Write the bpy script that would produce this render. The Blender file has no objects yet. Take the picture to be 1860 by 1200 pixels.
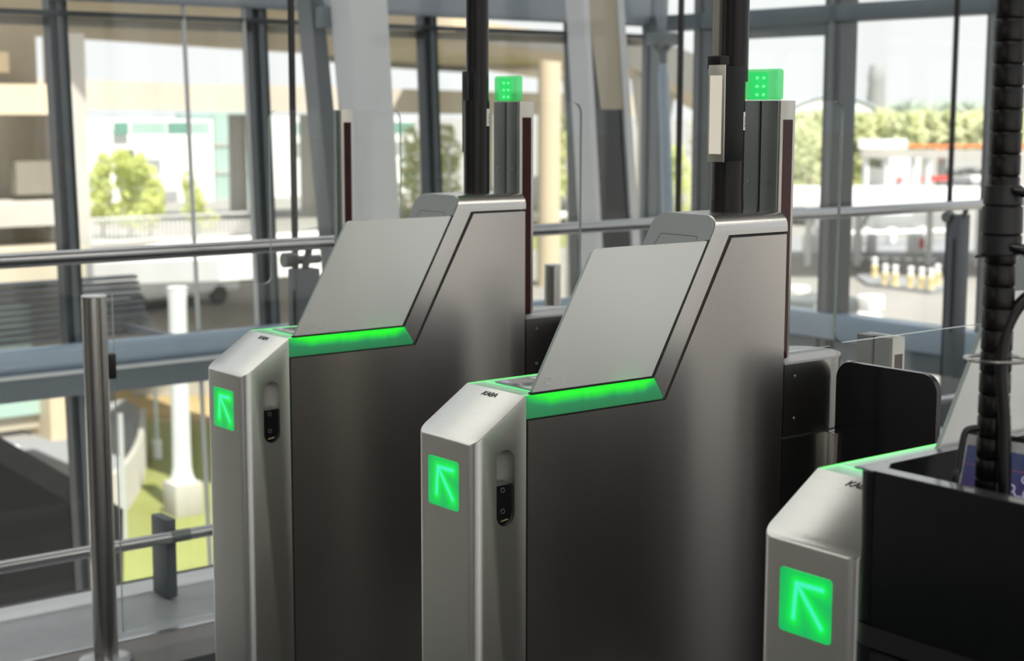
import bpy, bmesh, math, random
from mathutils import Vector, Matrix
random.seed(7)
SC = bpy.context.scene
COL = SC.collection
# ---------------------------------------------------------------- camera
H, F, YAW, PIT, ROLL = 1.45, 2883.0, 0.9058, 0.1384, 0.0016
FW = Vector((math.cos(YAW)*math.cos(PIT), math.sin(YAW)*math.cos(PIT), -math.sin(PIT)))
_r = Vector((math.sin(YAW), -math.cos(YAW), 0)); _u = _r.cross(FW)
RT = _r*math.cos(ROLL) + _u*math.sin(ROLL)
UP = -_r*math.sin(ROLL) + _u*math.cos(ROLL)
CP = Vector((0, 0, H))
cd = bpy.data.cameras.new('camera'); cam = bpy.data.objects.new('camera', cd); COL.objects.link(cam)
cam.matrix_world = Matrix(((RT.x, UP.x, -FW.x, 0), (RT.y, UP.y, -FW.y, 0), (RT.z, UP.z, -FW.z, H), (0, 0, 0, 1)))
cd.sensor_fit = 'HORIZONTAL'; cd.sensor_width = 36.0; cd.lens = F/1860*36
cd.clip_start = .05; cd.clip_end = 3000
cd.dof.use_dof = True; cd.dof.focus_distance = 2.55; cd.dof.aperture_fstop = 5.6
SC.camera = cam
# ---------------------------------------------------------------- world, sun, exposure
W = bpy.data.worlds.new('sky'); SC.world = W; W.use_nodes = True
nt = W.node_tree; bg = nt.nodes['Background']
tc = nt.nodes.new('ShaderNodeTexCoord'); sp = nt.nodes.new('ShaderNodeSeparateXYZ'); rp = nt.nodes.new('ShaderNodeValToRGB')
nt.links.new(tc.outputs['Generated'], sp.inputs[0]); nt.links.new(sp.outputs['Z'], rp.inputs[0]); nt.links.new(rp.outputs[0], bg.inputs[0])
rp.color_ramp.elements[0].position = 0.0; rp.color_ramp.elements[0].color = (1.0, 1.01, 1.01, 1)
rp.color_ramp.elements[1].position = .6; rp.color_ramp.elements[1].color = (1.0, 1.03, 1.07, 1)
bg.inputs[1].default_value = 1.0
sl = bpy.data.lights.new('sun', 'SUN'); sl.energy = 8.0; sl.angle = math.radians(1.5); sl.color = (1, .95, .86)
so = bpy.data.objects.new('sun', sl); COL.objects.link(so)
so.rotation_euler = Vector((-.10, -.56, 1.0)).to_track_quat('Z', 'Y').to_euler(); so.location = (0, -5, 30)
vs = SC.view_settings
vs.view_transform = 'Standard'; vs.look = 'None'; vs.gamma = 1; vs.exposure = 0.06; vs.use_curve_mapping = False
SC.cycles.transparent_max_bounces = 48
SC.cycles.max_bounces = 10; SC.cycles.glossy_bounces = 6
SC.cycles.use_denoising = True
SC.cycles.sample_clamp_indirect = 6.0

# ---------------------------------------------------------------- pixel rays -> points of the place
def ray(x, y): return FW + RT*((x-930)/F) - UP*((y-600)/F)
def atd(x, y, d): return CP + ray(x, y)*d
def atz(x, y, z):
    d = ray(x, y); return CP + d*((z-H)/d.z)
def atx(x, y, X):
    d = ray(x, y); return CP + d*(X/d.x)
def aty(x, y, Y):
    d = ray(x, y); return CP + d*(Y/d.y)

# ---------------------------------------------------------------- materials
M = {}
def mat(name, col=(.5, .5, .5), rough=.5, metal=0., noise=0., scale=8., emit=None, es=1., aniso=0., tang=None, spec=.5, stretch=None, bump=0., coat=0.):
    m = bpy.data.materials.new(name); m.use_nodes = True; M[name] = m
    t = m.node_tree; b = t.nodes['Principled BSDF']
    b.inputs['Base Color'].default_value = (*col, 1); b.inputs['Roughness'].default_value = rough; b.inputs['Metallic'].default_value = metal
    b.inputs['Specular IOR Level'].default_value = spec; b.inputs['Coat Weight'].default_value = coat
    if emit: b.inputs['Emission Color'].default_value = (*emit, 1); b.inputs['Emission Strength'].default_value = es
    if aniso:
        b.inputs['Anisotropic'].default_value = aniso
        c = t.nodes.new('ShaderNodeCombineXYZ')
        for i in range(3): c.inputs[i].default_value = tang[i]
        t.links.new(c.outputs[0], b.inputs['Tangent'])
    if noise:
        tx = t.nodes.new('ShaderNodeTexCoord'); mp = t.nodes.new('ShaderNodeMapping'); n = t.nodes.new('ShaderNodeTexNoise')
        if stretch: mp.inputs['Scale'].default_value = stretch
        n.inputs['Scale'].default_value = scale; n.inputs['Detail'].default_value = 5
        t.links.new(tx.outputs['Object'], mp.inputs[0]); t.links.new(mp.outputs[0], n.inputs['Vector'])
        mx = t.nodes.new('ShaderNodeMix'); mx.data_type = 'RGBA'
        mx.inputs['A'].default_value = (*[c*(1-noise) for c in col], 1); mx.inputs['B'].default_value = (*[min(1, c*(1+noise)) for c in col], 1)
        t.links.new(n.outputs['Fac'], mx.inputs['Factor']); t.links.new(mx.outputs['Result'], b.inputs['Base Color'])
        if bump:
            bp = t.nodes.new('ShaderNodeBump'); bp.inputs['Strength'].default_value = bump; bp.inputs['Distance'].default_value = .002
            t.links.new(n.outputs['Fac'], bp.inputs['Height']); t.links.new(bp.outputs[0], b.inputs['Normal'])
    return m
def glass(name, tint=(.97, .985, .975), refl=1.0):
    m = bpy.data.materials.new(name); m.use_nodes = True; M[name] = m
    t = m.node_tree; t.nodes.remove(t.nodes['Principled BSDF']); o = t.nodes['Material Output']
    a = t.nodes.new('ShaderNodeBsdfTransparent'); a.inputs[0].default_value = (*tint, 1)
    g = t.nodes.new('ShaderNodeBsdfGlossy'); g.inputs['Roughness'].default_value = .01
    f = t.nodes.new('ShaderNodeFresnel'); ge = t.nodes.new('ShaderNodeNewGeometry'); ma = t.nodes.new('ShaderNodeMath'); ma.operation = 'MULTIPLY_ADD'; ma.inputs[1].default_value = 1/1.45-1.45; ma.inputs[2].default_value = 1.45
    t.links.new(ge.outputs['Backfacing'], ma.inputs[0]); t.links.new(ma.outputs[0], f.inputs[0])
    k = t.nodes.new('ShaderNodeMath'); k.operation = 'MULTIPLY'; k.inputs[1].default_value = refl
    x = t.nodes.new('ShaderNodeMixShader')
    t.links.new(f.outputs[0], k.inputs[0]); t.links.new(k.outputs[0], x.inputs[0]); t.links.new(a.outputs[0], x.inputs[1]); t.links.new(g.outputs[0], x.inputs[2])
    t.links.new(x.outputs[0], o.inputs[0]); return m
glass('clear_glass', (.985, .993, .988), .6); glass('facade_glass', (.985, .99, .987), .55)
mat('glass_edge', (.34, .42, .40), .2, noise=.1)
Zt, Xt, Yt = (0, 0, 1), (1, 0, 0), (0, 1, 0)
mat('steel_side', (.57, .545, .515), .25, 1, noise=.045, scale=3, stretch=(4, 4, 90), aniso=.75, tang=Zt)
mat('steel_front', (.60, .60, .575), .34, 1, noise=.05, scale=3, stretch=(6, 6, 160), aniso=.6, tang=Zt)
mat('steel_hood', (.60, .59, .57), .27, 1, noise=.04, scale=3, stretch=(6, 120, 120), aniso=.3, tang=Zt)
mat('steel_tube', (.50, .485, .46), .22, 1, noise=.05, scale=4, stretch=(40, 40, 2), aniso=.6, tang=Zt)
mat('steel_rail', (.42, .425, .43), .28, 1, noise=.05, scale=4, stretch=(2, 40, 40))
mat('satin_post', (.20, .22, .215), .45, .55, noise=.06, scale=4, stretch=(40, 40, 2))
mat('dark_core', (.02, .02, .02), .6, noise=.2)
mat('black_plastic', (.012, .012, .013), .45, noise=.3, scale=30)
mat('black_gloss', (.008, .008, .010), .16, noise=.2)
mat('black_panel', (.008, .009, .010), .32, noise=.3, scale=60, spec=.18)
mat('cap_black', (.03, .032, .035), .22, noise=.1, spec=1.0, coat=.6)
mat('pole_black', (.007, .006, .006), .30, noise=.2, scale=10, spec=.35)
mat('bezel_grey', (.24, .265, .265), .38, noise=.03, scale=50)
mat('reader_glass', (.30, .31, .32), .12, .3, noise=.03)
mat('screen_dark', (.03, .035, .04), .1, noise=.1)
mat('red_window', (.040, .010, .012), .10, noise=.3, scale=20, spec=.3)
mat('logo_black', (.03, .03, .03), .5, noise=.1)
mat('mark_grey', (.60, .62, .61), .5, noise=.05)
mat('white_sticker', (.8, .8, .78), .6, noise=.03)
mat('screw_steel', (.45, .45, .44), .3, 1, noise=.1)
mat('screen_reflection', (.30, .28, .25), .1, noise=.04, emit=(.50, .46, .38), es=1.)  # beige emission paints the bright reflection in the device screen
mat('metal_frame', (.52, .50, .45), .35, .9, noise=.05)
mat('brass', (.35, .28, .16), .4, 1, noise=.1)
def frosted(name):
    m = bpy.data.materials.new(name); m.use_nodes = True; M[name] = m
    t = m.node_tree; b = t.nodes['Principled BSDF']
    b.inputs['Base Color'].default_value = (.90, .92, .90, 1); b.inputs['Roughness'].default_value = .31; b.inputs['Specular IOR Level'].default_value = .9
    b.inputs['Metallic'].default_value = .5; b.inputs['Anisotropic'].default_value = .8; tg_ = t.nodes.new('ShaderNodeCombineXYZ'); tg_.inputs[2].default_value = 1; t.links.new(tg_.outputs[0], b.inputs['Tangent'])
    n = t.nodes.new('ShaderNodeTexNoise'); n.inputs['Scale'].default_value = 400
    bp = t.nodes.new('ShaderNodeBump'); bp.inputs['Strength'].default_value = .05; bp.inputs['Distance'].default_value = .001
    t.links.new(n.outputs['Fac'], bp.inputs['Height']); t.links.new(bp.outputs[0], b.inputs['Normal'])
    tr = t.nodes.new('ShaderNodeBsdfTranslucent'); tr.inputs[0].default_value = (.85, .89, .86, 1)
    x = t.nodes.new('ShaderNodeMixShader'); x.inputs[0].default_value = .18
    o = t.nodes['Material Output']
    t.links.new(b.outputs[0], x.inputs[1]); t.links.new(tr.outputs[0], x.inputs[2]); t.links.new(x.outputs[0], o.inputs[0])
    return m
frosted('frosted_glass')
# lit things: strip, deck, display
def nmath(t, op, a, b=None, clamp=False):
    n = t.nodes.new('ShaderNodeMath'); n.operation = op; n.use_clamp = clamp
    for i, v in enumerate((a, b)):
        if v is None: continue
        if isinstance(v, (int, float)): n.inputs[i].default_value = v
        else: t.links.new(v, n.inputs[i])
    return n.outputs[0]
def vmath(t, op, a, b=None, out=0):
    n = t.nodes.new('ShaderNodeVectorMath'); n.operation = op
    for i, v in enumerate((a, b)):
        if v is None: continue
        if isinstance(v, tuple): n.inputs[i].default_value = v
        else: t.links.new(v, n.inputs[i])
    return n.outputs[out]
def ramp(t, fac, stops):
    n = t.nodes.new('ShaderNodeValToRGB'); t.links.new(fac, n.inputs[0]); e = n.color_ramp.elements
    while len(e) < len(stops): e.new(.5)
    for i, (p, c) in enumerate(stops): e[i].position = p; e[i].color = (*c, 1)
    return n.outputs[0]
def uvmat(name, base, rough=.35):
    m = bpy.data.materials.new(name); m.use_nodes = True; M[name] = m
    t = m.node_tree; b = t.nodes['Principled BSDF']; b.inputs['Base Color'].default_value = (*base, 1); b.inputs['Roughness'].default_value = rough
    uv = t.nodes.new('ShaderNodeUVMap'); b.inputs['Emission Strength'].default_value = 1
    return m, t, b, uv.outputs[0]
def seg_dist(t, uv, a, bb):
    a3 = (a[0], a[1], 0.); ba = (bb[0]-a[0], bb[1]-a[1], 0.); l2 = ba[0]**2 + ba[1]**2
    pa = vmath(t, 'SUBTRACT', uv, a3)
    h = nmath(t, 'MULTIPLY', vmath(t, 'DOT_PRODUCT', pa, ba, 1), 1/l2, True)
    n = t.nodes.new('ShaderNodeVectorMath'); n.operation = 'SCALE'; n.inputs[0].default_value = ba; t.links.new(h, n.inputs['Scale'])
    return vmath(t, 'LENGTH', vmath(t, 'SUBTRACT', pa, n.outputs[0]), None, 1)
m, t, b, uv = uvmat('arrow_display', (.02, .10, .04), .3)
d = None
for s in (((.33, .80), (.83, .81)), ((.33, .80), (.28, .25)), ((.33, .80), (.82, .22))):
    q = seg_dist(t, uv, *s); d = q if d is None else nmath(t, 'MINIMUM', d, q)
t.links.new(ramp(t, d, [(0., (.07, .86, .55)), (.028, (.03, .83, .36)), (.062, (.0, .80, .06)), (.16, (.004, .55, .08)), (.34, (.006, .40, .10)), (.6, (.012, .32, .10))]), b.inputs['Emission Color'])
m, t, b, uv = uvmat('light_strip', (.06, .19, .10), .25)
s_ = t.nodes.new('ShaderNodeSeparateXYZ'); t.links.new(uv, s_.inputs[0])
n_ = t.nodes.new('ShaderNodeTexNoise'); n_.inputs['Scale'].default_value = 9; n_.noise_dimensions = '1D'; t.links.new(s_.outputs[0], n_.inputs['W'])
vv = nmath(t, 'ADD', s_.outputs[1], nmath(t, 'MULTIPLY', nmath(t, 'SUBTRACT', n_.outputs['Fac'], .5), .25))
# brighter over the middle of the strip's length, fading at both ends
ee = nmath(t, 'MULTIPLY', nmath(t, 'MULTIPLY', s_.outputs[0], nmath(t, 'SUBTRACT', 1.0, s_.outputs[0])), 4.0)
ee = nmath(t, 'ADD', nmath(t, 'MULTIPLY', nmath(t, 'MINIMUM', nmath(t, 'MULTIPLY', ee, 1.6), 1.0), .45), .55)
t.links.new(ramp(t, nmath(t, 'MULTIPLY', vv, ee), [(0., (.0, .10, .03)), (.40, (.004, .15, .05)), (.50, (.0, .28, .06)), (.68, (.0, .62, .01)), (.85, (.0, .88, .0))]), b.inputs['Emission Color'])
m, t, b, uv = uvmat('lit_deck', (.42, .62, .50), .22)
s_ = t.nodes.new('ShaderNodeSeparateXYZ'); t.links.new(uv, s_.inputs[0])
ed = nmath(t, 'ABSOLUTE', nmath(t, 'SUBTRACT', s_.outputs[1], .5))
dots = nmath(t, 'ABSOLUTE', nmath(t, 'SUBTRACT', s_.outputs[0], .125))
gx = ramp(t, dots, [(0., (.0, .6, .12)), (.03, (.0, .25, .05)), (.10, (.0, .04, .01))])
ge = ramp(t, ed, [(.36, (.0, .05, .01)), (.44, (.0, .35, .06)), (.5, (.02, .9, .16))])
mx = t.nodes.new('ShaderNodeMix'); mx.data_type = 'RGBA'; mx.blend_type = 'LIGHTEN'; mx.inputs['Factor'].default_value = 1
t.links.new(gx, mx.inputs['A']); t.links.new(ge, mx.inputs['B']); t.links.new(mx.outputs['Result'], b.inputs['Emission Color'])
mat('glow_green', (.05, .6, .1), .4, emit=(.0, 1, .1), es=14.)
mat('led_white', (.8, 1, .85), .3, emit=(.55, 1, .65), es=1.1)
mat('led_board', (.03, .5, .16), .4, emit=(.0, .75, .22), es=.9, noise=.1)
def beacon_mat():
    m = bpy.data.materials.new('beacon_lens'); m.use_nodes = True; M['beacon_lens'] = m
    t = m.node_tree; b = t.nodes['Principled BSDF']; o = t.nodes['Material Output']
    b.inputs['Base Color'].default_value = (.18, .62, .30, 1); b.inputs['Roughness'].default_value = .25
    b.inputs['Emission Color'].default_value = (.04, .55, .16, 1); b.inputs['Emission Strength'].default_value = .42
    tr = t.nodes.new('ShaderNodeBsdfTransparent'); tr.inputs[0].default_value = (.50, .97, .62, 1)
    x = t.nodes.new('ShaderNodeMixShader'); n = t.nodes.new('ShaderNodeTexNoise'); n.inputs['Scale'].default_value = 6
    t.links.new(nmath(t, 'ADD', nmath(t, 'MULTIPLY', n.outputs['Fac'], -.15), .62), x.inputs[0])
    t.links.new(b.outputs[0], x.inputs[1]); t.links.new(tr.outputs[0], x.inputs[2]); t.links.new(x.outputs[0], o.inputs[0])
beacon_mat()
def poster_mat():
    m, t, b, uv = uvmat('panel_screen', (.02, .02, .03), .2)
    s_ = t.nodes.new('ShaderNodeSeparateXYZ'); t.links.new(uv, s_.inputs[0])
    c = ramp(t, s_.outputs[1], [(0., (.10, .03, .06)), (.45, (.045, .025, .075)), (.7, (.025, .03, .085)), (1., (.03, .04, .085))])
    t.links.new(c, b.inputs['Emission Color']); b.inputs['Emission Strength'].default_value = .8
poster_mat()
mat('poster_ink', (.35, .36, .45), .4, emit=(.25, .26, .36), es=.6)
mat('poster_red', (.4, .12, .12), .4, emit=(.2, .05, .06), es=.5)
mat('poster_border', (.55, .56, .57), .4, noise=.03)
# building
def leafm(name, col, scale):
    m = mat(name, col, .8, noise=.35, scale=scale, spec=.2); t = m.node_tree; b = t.nodes['Principled BSDF']; o = t.nodes['Material Output']
    tr = t.nodes.new('ShaderNodeBsdfTranslucent'); tr.inputs[0].default_value = (*[min(1, c*1.15) for c in col], 1)
    x = t.nodes.new('ShaderNodeMixShader'); x.inputs[0].default_value = .5
    t.links.new(b.outputs[0], x.inputs[1]); t.links.new(tr.outputs[0], x.inputs[2]); t.links.new(x.outputs[0], o.inputs[0])
mat('carpet', (.026, .029, .033), .95, noise=.35, scale=160, bump=.2)
mat('floor_brown', (.16, .15, .145), .5, noise=.15, scale=30)
mat('floor_grey', (.33, .345, .36), .45, noise=.12, scale=14)
mat('kerb_white', (.74, .76, .78), .5, noise=.08, scale=10)
mat('ceiling_white', (.40, .40, .39), .8, noise=.05)
mat('wood_brown', (.40, .20, .11), .6, noise=.3, scale=6, stretch=(1, 6, 1))
mat('wall_beige', (.34, .33, .30), .8, noise=.08)
mat('baffle_white', (.85, .86, .87), .8, noise=.02)
mat('fill_panel', (.8, .8, .8), .5, emit=(1, .95, .88), es=7.5)
mat('cap_grey', (.40, .41, .42), .45, noise=.03)
mat('pier_grey', (.18, .18, .18), .7, noise=.15)
mat('mullion', (.040, .048, .056), .4, .3, noise=.12, scale=12)
mat('mullion_light', (.13, .15, .165), .4, .3, noise=.08)
mat('beam_blue', (.33, .41, .50), .38, .2, noise=.07, scale=6)
mat('beam_fascia', (.15, .18, .205), .5, .2, noise=.08, scale=6)
mat('beam_top', (.30, .34, .39), .45, .1, noise=.06, scale=5)
mat('white_paint', (.66, .68, .70), .5, noise=.04)
mat('post_grey', (.11, .125, .14), .5, .2, noise=.1)
# outside
mat('grass', (.23, .245, .075), .95, noise=.35, scale=.35)
mat('grass_dry', (.42, .31, .15), .95, noise=.4, scale=.6)
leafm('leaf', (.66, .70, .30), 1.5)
leafm('leaf_haze', (.68, .70, .46), .06)  # base colour paled to paint aerial haze onto distant foliage
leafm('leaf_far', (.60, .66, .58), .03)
mat('bark', (.30, .24, .18), .9, noise=.3)
mat('concrete', (.48, .43, .34), .9, noise=.22, scale=.8)
mat('concrete_white', (.46, .44, .405), .85, noise=.12, scale=.6)
mat('concrete_tan', (.62, .52, .37), .9, noise=.14, scale=.25)
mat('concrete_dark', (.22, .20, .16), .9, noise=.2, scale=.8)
mat('stained_parapet', (.60, .53, .45), .9, noise=.35, scale=.35, stretch=(1, 1, .2))
mat('wall_white', (.84, .84, .83), .85, noise=.03)
mat('green_window', (.18, .36, .29), .2, .2, noise=.3, scale=.6)
mat('pale_glass', (.40, .55, .50), .25, .1, noise=.25, scale=.5)
mat('window_dark', (.06, .07, .07), .2, noise=.2)
mat('asphalt', (.26, .27, .29), .9, noise=.2, scale=.4)
mat('paving_bounce', (.44, .43, .40), .9, noise=.14, scale=.25)
mat('paving', (.28, .27, .255), .9, noise=.14, scale=.25)
mat('white_line', (.85, .85, .85), .8, noise=.05)
mat('yellow_paint', (.80, .66, .34), .6, noise=.1)
mat('orange_paint', (.78, .22, .06), .6, noise=.1)
mat('red_paint', (.65, .06, .05), .5, noise=.1)
mat('white_gloss', (.82, .82, .82), .35, noise=.03)
mat('car_dark', (.05, .07, .12), .25, noise=.1)
mat('tyre', (.02, .02, .02), .8, noise=.1)
mat('fence_steel', (.55, .57, .58), .5, .3, noise=.05)
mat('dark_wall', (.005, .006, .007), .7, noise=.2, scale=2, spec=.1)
mat('louvre', (.20, .21, .23), .6, .2, noise=.1)

# ---------------------------------------------------------------- mesh helpers
class MB:
    def __init__(s): s.bm = bmesh.new()
    def box(s, a, b, bev=0., seg=2, R=None):
        a, b = Vector(a), Vector(b); c = (a+b)/2; d = b-a
        r = bmesh.ops.create_cube(s.bm, size=1)['verts']
        for v in r: v.co = Vector((v.co.x*d.x, v.co.y*d.y, v.co.z*d.z))
        if bev:
            es = list({e for v in r for e in v.link_edges})
            g = bmesh.ops.bevel(s.bm, geom=es, offset=bev, segments=seg, affect='EDGES', profile=.5)
            r = list({v for f in g['faces'] for v in f.verts} | {v for v in r if v.is_valid})
        for v in r:
            if R is not None: v.co = R @ v.co
            v.co += c
        return s
    def prism(s, pts, vec, mi=0, edge_mi=None):
        "closed polygon of 3D points extruded by vec"
        vec = Vector(vec); p = [Vector(q) for q in pts]
        va = [s.bm.verts.new(q) for q in p]; vb = [s.bm.verts.new(q+vec) for q in p]
        n = len(p); fa = s.bm.faces.new(va[::-1]); fb = s.bm.faces.new(vb)
        fa.material_index = fb.material_index = mi
        for i in range(n):
            f = s.bm.faces.new((va[i], va[(i+1) % n], vb[(i+1) % n], vb[i])); f.material_index = mi if edge_mi is None else edge_mi
        return s
    def tube(s, pts, r, seg=16, caps=True):
        p = [Vector(q) for q in pts]; n = len(p)
        rr = r if isinstance(r, (list, tuple)) else [r]*n
        rings = []; ref = None
        for i in range(n):
            t_ = (p[min(i+1, n-1)]-p[max(i-1, 0)])
            if t_.length < 1e-9: t_ = Vector((0, 0, 1))
            t_.normalize()
            if ref is None: ref = Vector((0, 0, 1)) if abs(t_.z) < .9 else Vector((1, 0, 0))
            u = t_.cross(ref)
            if u.length < 1e-6: u = t_.orthogonal()
            u.normalize(); w = u.cross(t_).normalized(); ref = w
            rings.append([s.bm.verts.new(p[i]+(u*math.cos(2*math.pi*k/seg)+w*math.sin(2*math.pi*k/seg))*rr[i]) for k in range(seg)])
        for i in range(n-1):
            for k in range(seg):
                s.bm.faces.new((rings[i][k], rings[i][(k+1) % seg], rings[i+1][(k+1) % seg], rings[i+1][k]))
        if caps: s.bm.faces.new(rings[0][::-1]); s.bm.faces.new(rings[-1])
        return s
    def torus(s, c, R_, r_, seg=40, m=10, n=Vector((0, 0, 1))):
        c = Vector(c); q = n.to_track_quat('Z', 'Y'); v = []
        for i in range(seg):
            a = 2*math.pi*i/seg; v.append([])
            for j in range(m):
                b_ = 2*math.pi*j/m
                v[-1].append(s.bm.verts.new(c+q @ Vector(((R_+r_*math.cos(b_))*math.cos(a), (R_+r_*math.cos(b_))*math.sin(a), r_*math.sin(b_)))))
        for i in range(seg):
            for j in range(m): s.bm.faces.new((v[i][j], v[(i+1) % seg][j], v[(i+1) % seg][(j+1) % m], v[i][(j+1) % m]))
        return s
    def lathe(s, c, prof, seg=32):
        "profile [(r,z)...] around vertical axis at c"
        return s.tube([Vector(c)+Vector((0, 0, z)) for r, z in prof], [max(r, 1e-4) for r, z in prof], seg) if False else s._lathe(c, prof, seg)
    def _lathe(s, c, prof, seg):
        c = Vector(c); rings = [[s.bm.verts.new(c+Vector((r*math.cos(2*math.pi*k/seg), r*math.sin(2*math.pi*k/seg), z))) for k in range(seg)] for r, z in prof]
        for i in range(len(prof)-1):
            for k in range(seg): s.bm.faces.new((rings[i][k], rings[i][(k+1) % seg], rings[i+1][(k+1) % seg], rings[i+1][k]))
        s.bm.faces.new(rings[0][::-1]); s.bm.faces.new(rings[-1]); return s
    def sweep(s, path, prof):
        "prof(i) -> list of 3D points for each station"
        st = [[s.bm.verts.new(q) for q in ring] for ring in path]
        m_ = len(st[0])
        for i in range(len(st)-1):
            for k in range(m_): s.bm.faces.new((st[i][k], st[i][(k+1) % m_], st[i+1][(k+1) % m_], st[i+1][k]))
        s.bm.faces.new(st[0][::-1]); s.bm.faces.new(st[-1]); return s
    def build(s, name, mats, parent=None, smooth=32., uvplane=None, loc=None):
        me = bpy.data.meshes.new(name)
        bmesh.ops.recalc_face_normals(s.bm, faces=s.bm.faces)
        if uvplane:
            o_, du, dv = [Vector(q) for q in uvplane]; l = s.bm.loops.layers.uv.new('UVMap')
            for f in s.bm.faces:
                for lp in f.loops:
                    q = lp.vert.co-o_; lp[l].uv = (q.dot(du)/du.length_squared, q.dot(dv)/dv.length_squared)
        s.bm.to_mesh(me); s.bm.free()
        if isinstance(mats, str): mats = [mats]
        for k in mats: me.materials.append(M[k])
        if smooth:
            for p in me.polygons: p.use_smooth = True
            me.set_sharp_from_angle(angle=math.radians(smooth))
        o = bpy.data.objects.new(name, me); COL.objects.link(o)
        if parent: o.parent = parent
        if loc: o.location = loc
        return o
def empty(name, loc=(0, 0, 0)):
    o = bpy.data.objects.new(name, None); COL.objects.link(o); o.location = loc; o.empty_display_size = .1; return o
def tag(o, label=None, cat=None, group=None, kind=None):
    for k, v in (('label', label), ('category', cat), ('group', group), ('kind', kind)):
        if v: o[k] = v
    return o
def copy_tree(o, parent=None, loc=None):
    c = o.copy(); COL.objects.link(c); c.parent = parent
    if loc is not None: c.location = loc
    for ch in o.children: copy_tree(ch, c)
    return c
def arc(cx, cy, r, a0, a1, n=8): return [(cx+r*math.cos(math.radians(a0+(a1-a0)*i/n)), cy+r*math.sin(math.radians(a0+(a1-a0)*i/n))) for i in range(n+1)]
def round_poly(pts, rad, n=7):
    "2D polygon with a radius for each corner"
    out = []; N = len(pts)
    for i in range(N):
        p0, p, p1 = [Vector(q).to_3d() for q in (pts[i-1], pts[i], pts[(i+1) % N])]
        r = rad[i] if isinstance(rad, (list, tuple)) else rad
        if r <= 0: out.append((p.x, p.y)); continue
        a = (p0-p).normalized(); b_ = (p1-p).normalized(); ang = a.angle(b_)
        l = r/math.tan(ang/2); q0 = p+a*l; q1 = p+b_*l
        c = p+(a+b_).normalized()*(r/math.sin(ang/2))
        v0 = q0-c; v1 = q1-c; th = v0.angle(v1)
        for k in range(n+1):
            f = k/n; w = (v0*math.sin((1-f)*th)+v1*math.sin(f*th))/math.sin(th)
            out.append(((c+w).x, (c+w).y))
    return out

# ================================================================ THE ROOM
XC, YF = 6.56, 7.0       # east corner, north facade
mb = MB().box((-7, -2.6, -.3), (6.62, 3.73, 0)); tag(mb.build('floor', 'carpet'), kind='structure')
mb = MB().box((-7, 3.73, -.3), (6.9, 3.965, 0)); tag(mb.build('trim_1', 'floor_brown'), kind='structure')
mb = MB().box((-7, 3.965, -.3), (6.9, 3.985, .002)); tag(mb.build('trim_2', 'steel_rail'), kind='structure')
mb = MB().box((-7, 3.985, -.3), (6.9, 4.33, 0)); tag(mb.build('trim_3', 'floor_grey'), kind='structure')
mb = MB().box((-7, 4.33, -.3), (6.9, 4.445, .006), .003); tag(mb.build('trim_4', 'kerb_white'), kind='structure')
mb = MB().box((-7, 4.445, -.3), (6.9, 4.50, -.004)); tag(mb.build('trim_5', 'dark_core'), kind='structure')
mb = MB().box((-7, -2.6, 4.2), (6.9, 4.0, 4.5))
tag(mb.build('ceiling', 'ceiling_white'), kind='structure')
mb = MB()
for k in range(9): mb.box((-7, 4.1+.36*k, 4.2), (6.6, 4.13+.36*k, 4.85))  # unseen roof fins added to keep sun out and pass sky light
tag(MB().box((-2, -1.7, 4.13), (6, -1.35, 4.2)).box((-2, -.3, 4.13), (6, .05, 4.2)).build('fill_strips', 'fill_panel'), kind='structure')  # unseen glowing strips added overhead to brighten the shields
tag(mb.build('sun_baffles', 'baffle_white'), kind='structure')
# glazed south and west sides: piers between tall openings
mb = MB()
for x in (-6.2, -4.6, -2.9, -1.2, .5, 2.2, 3.3, 4.9, 6.4): mb.box((x-.15, -2.6, 0), (x+.15, -2.3, 4.2), .02)
mb.box((-7, -2.6, 0), (6.9, -2.3, .08)).box((-7, -2.6, 3.0), (6.9, -2.3, 4.2))
tag(mb.build('wall_south', 'pier_grey'), kind='structure')
mb = MB()
for y in (-2.2, -.6, 1.4, 3.2): mb.box((-7, y-.2, 0), (-6.6, y+.2, 4.2), .02)
mb.box((-7, -2.3, 0), (-6.6, 4.4, 1.1)).box((-7, -2.3, 2.7), (-6.6, 4.4, 4.2))
tag(mb.build('wall_west', 'pier_grey'), kind='structure')
tag(MB().box((-6.58, -2.25, 0), (-6.5, -.2, 3.4)).build('added_wall_southwest', 'wood_brown'), kind='structure')  # unseen brown wall added for a brown reflection in the steel corners
tag(MB().box((-7, 7.1, -5), (-.2, 7.4, 4.6)).box((-7, 4.4, -5), (-6.6, 7.1, 4.6)).build('added_wall_north', 'wall_beige'), kind='structure')  # unseen solid wall added to darken reflections in the gate fronts

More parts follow.
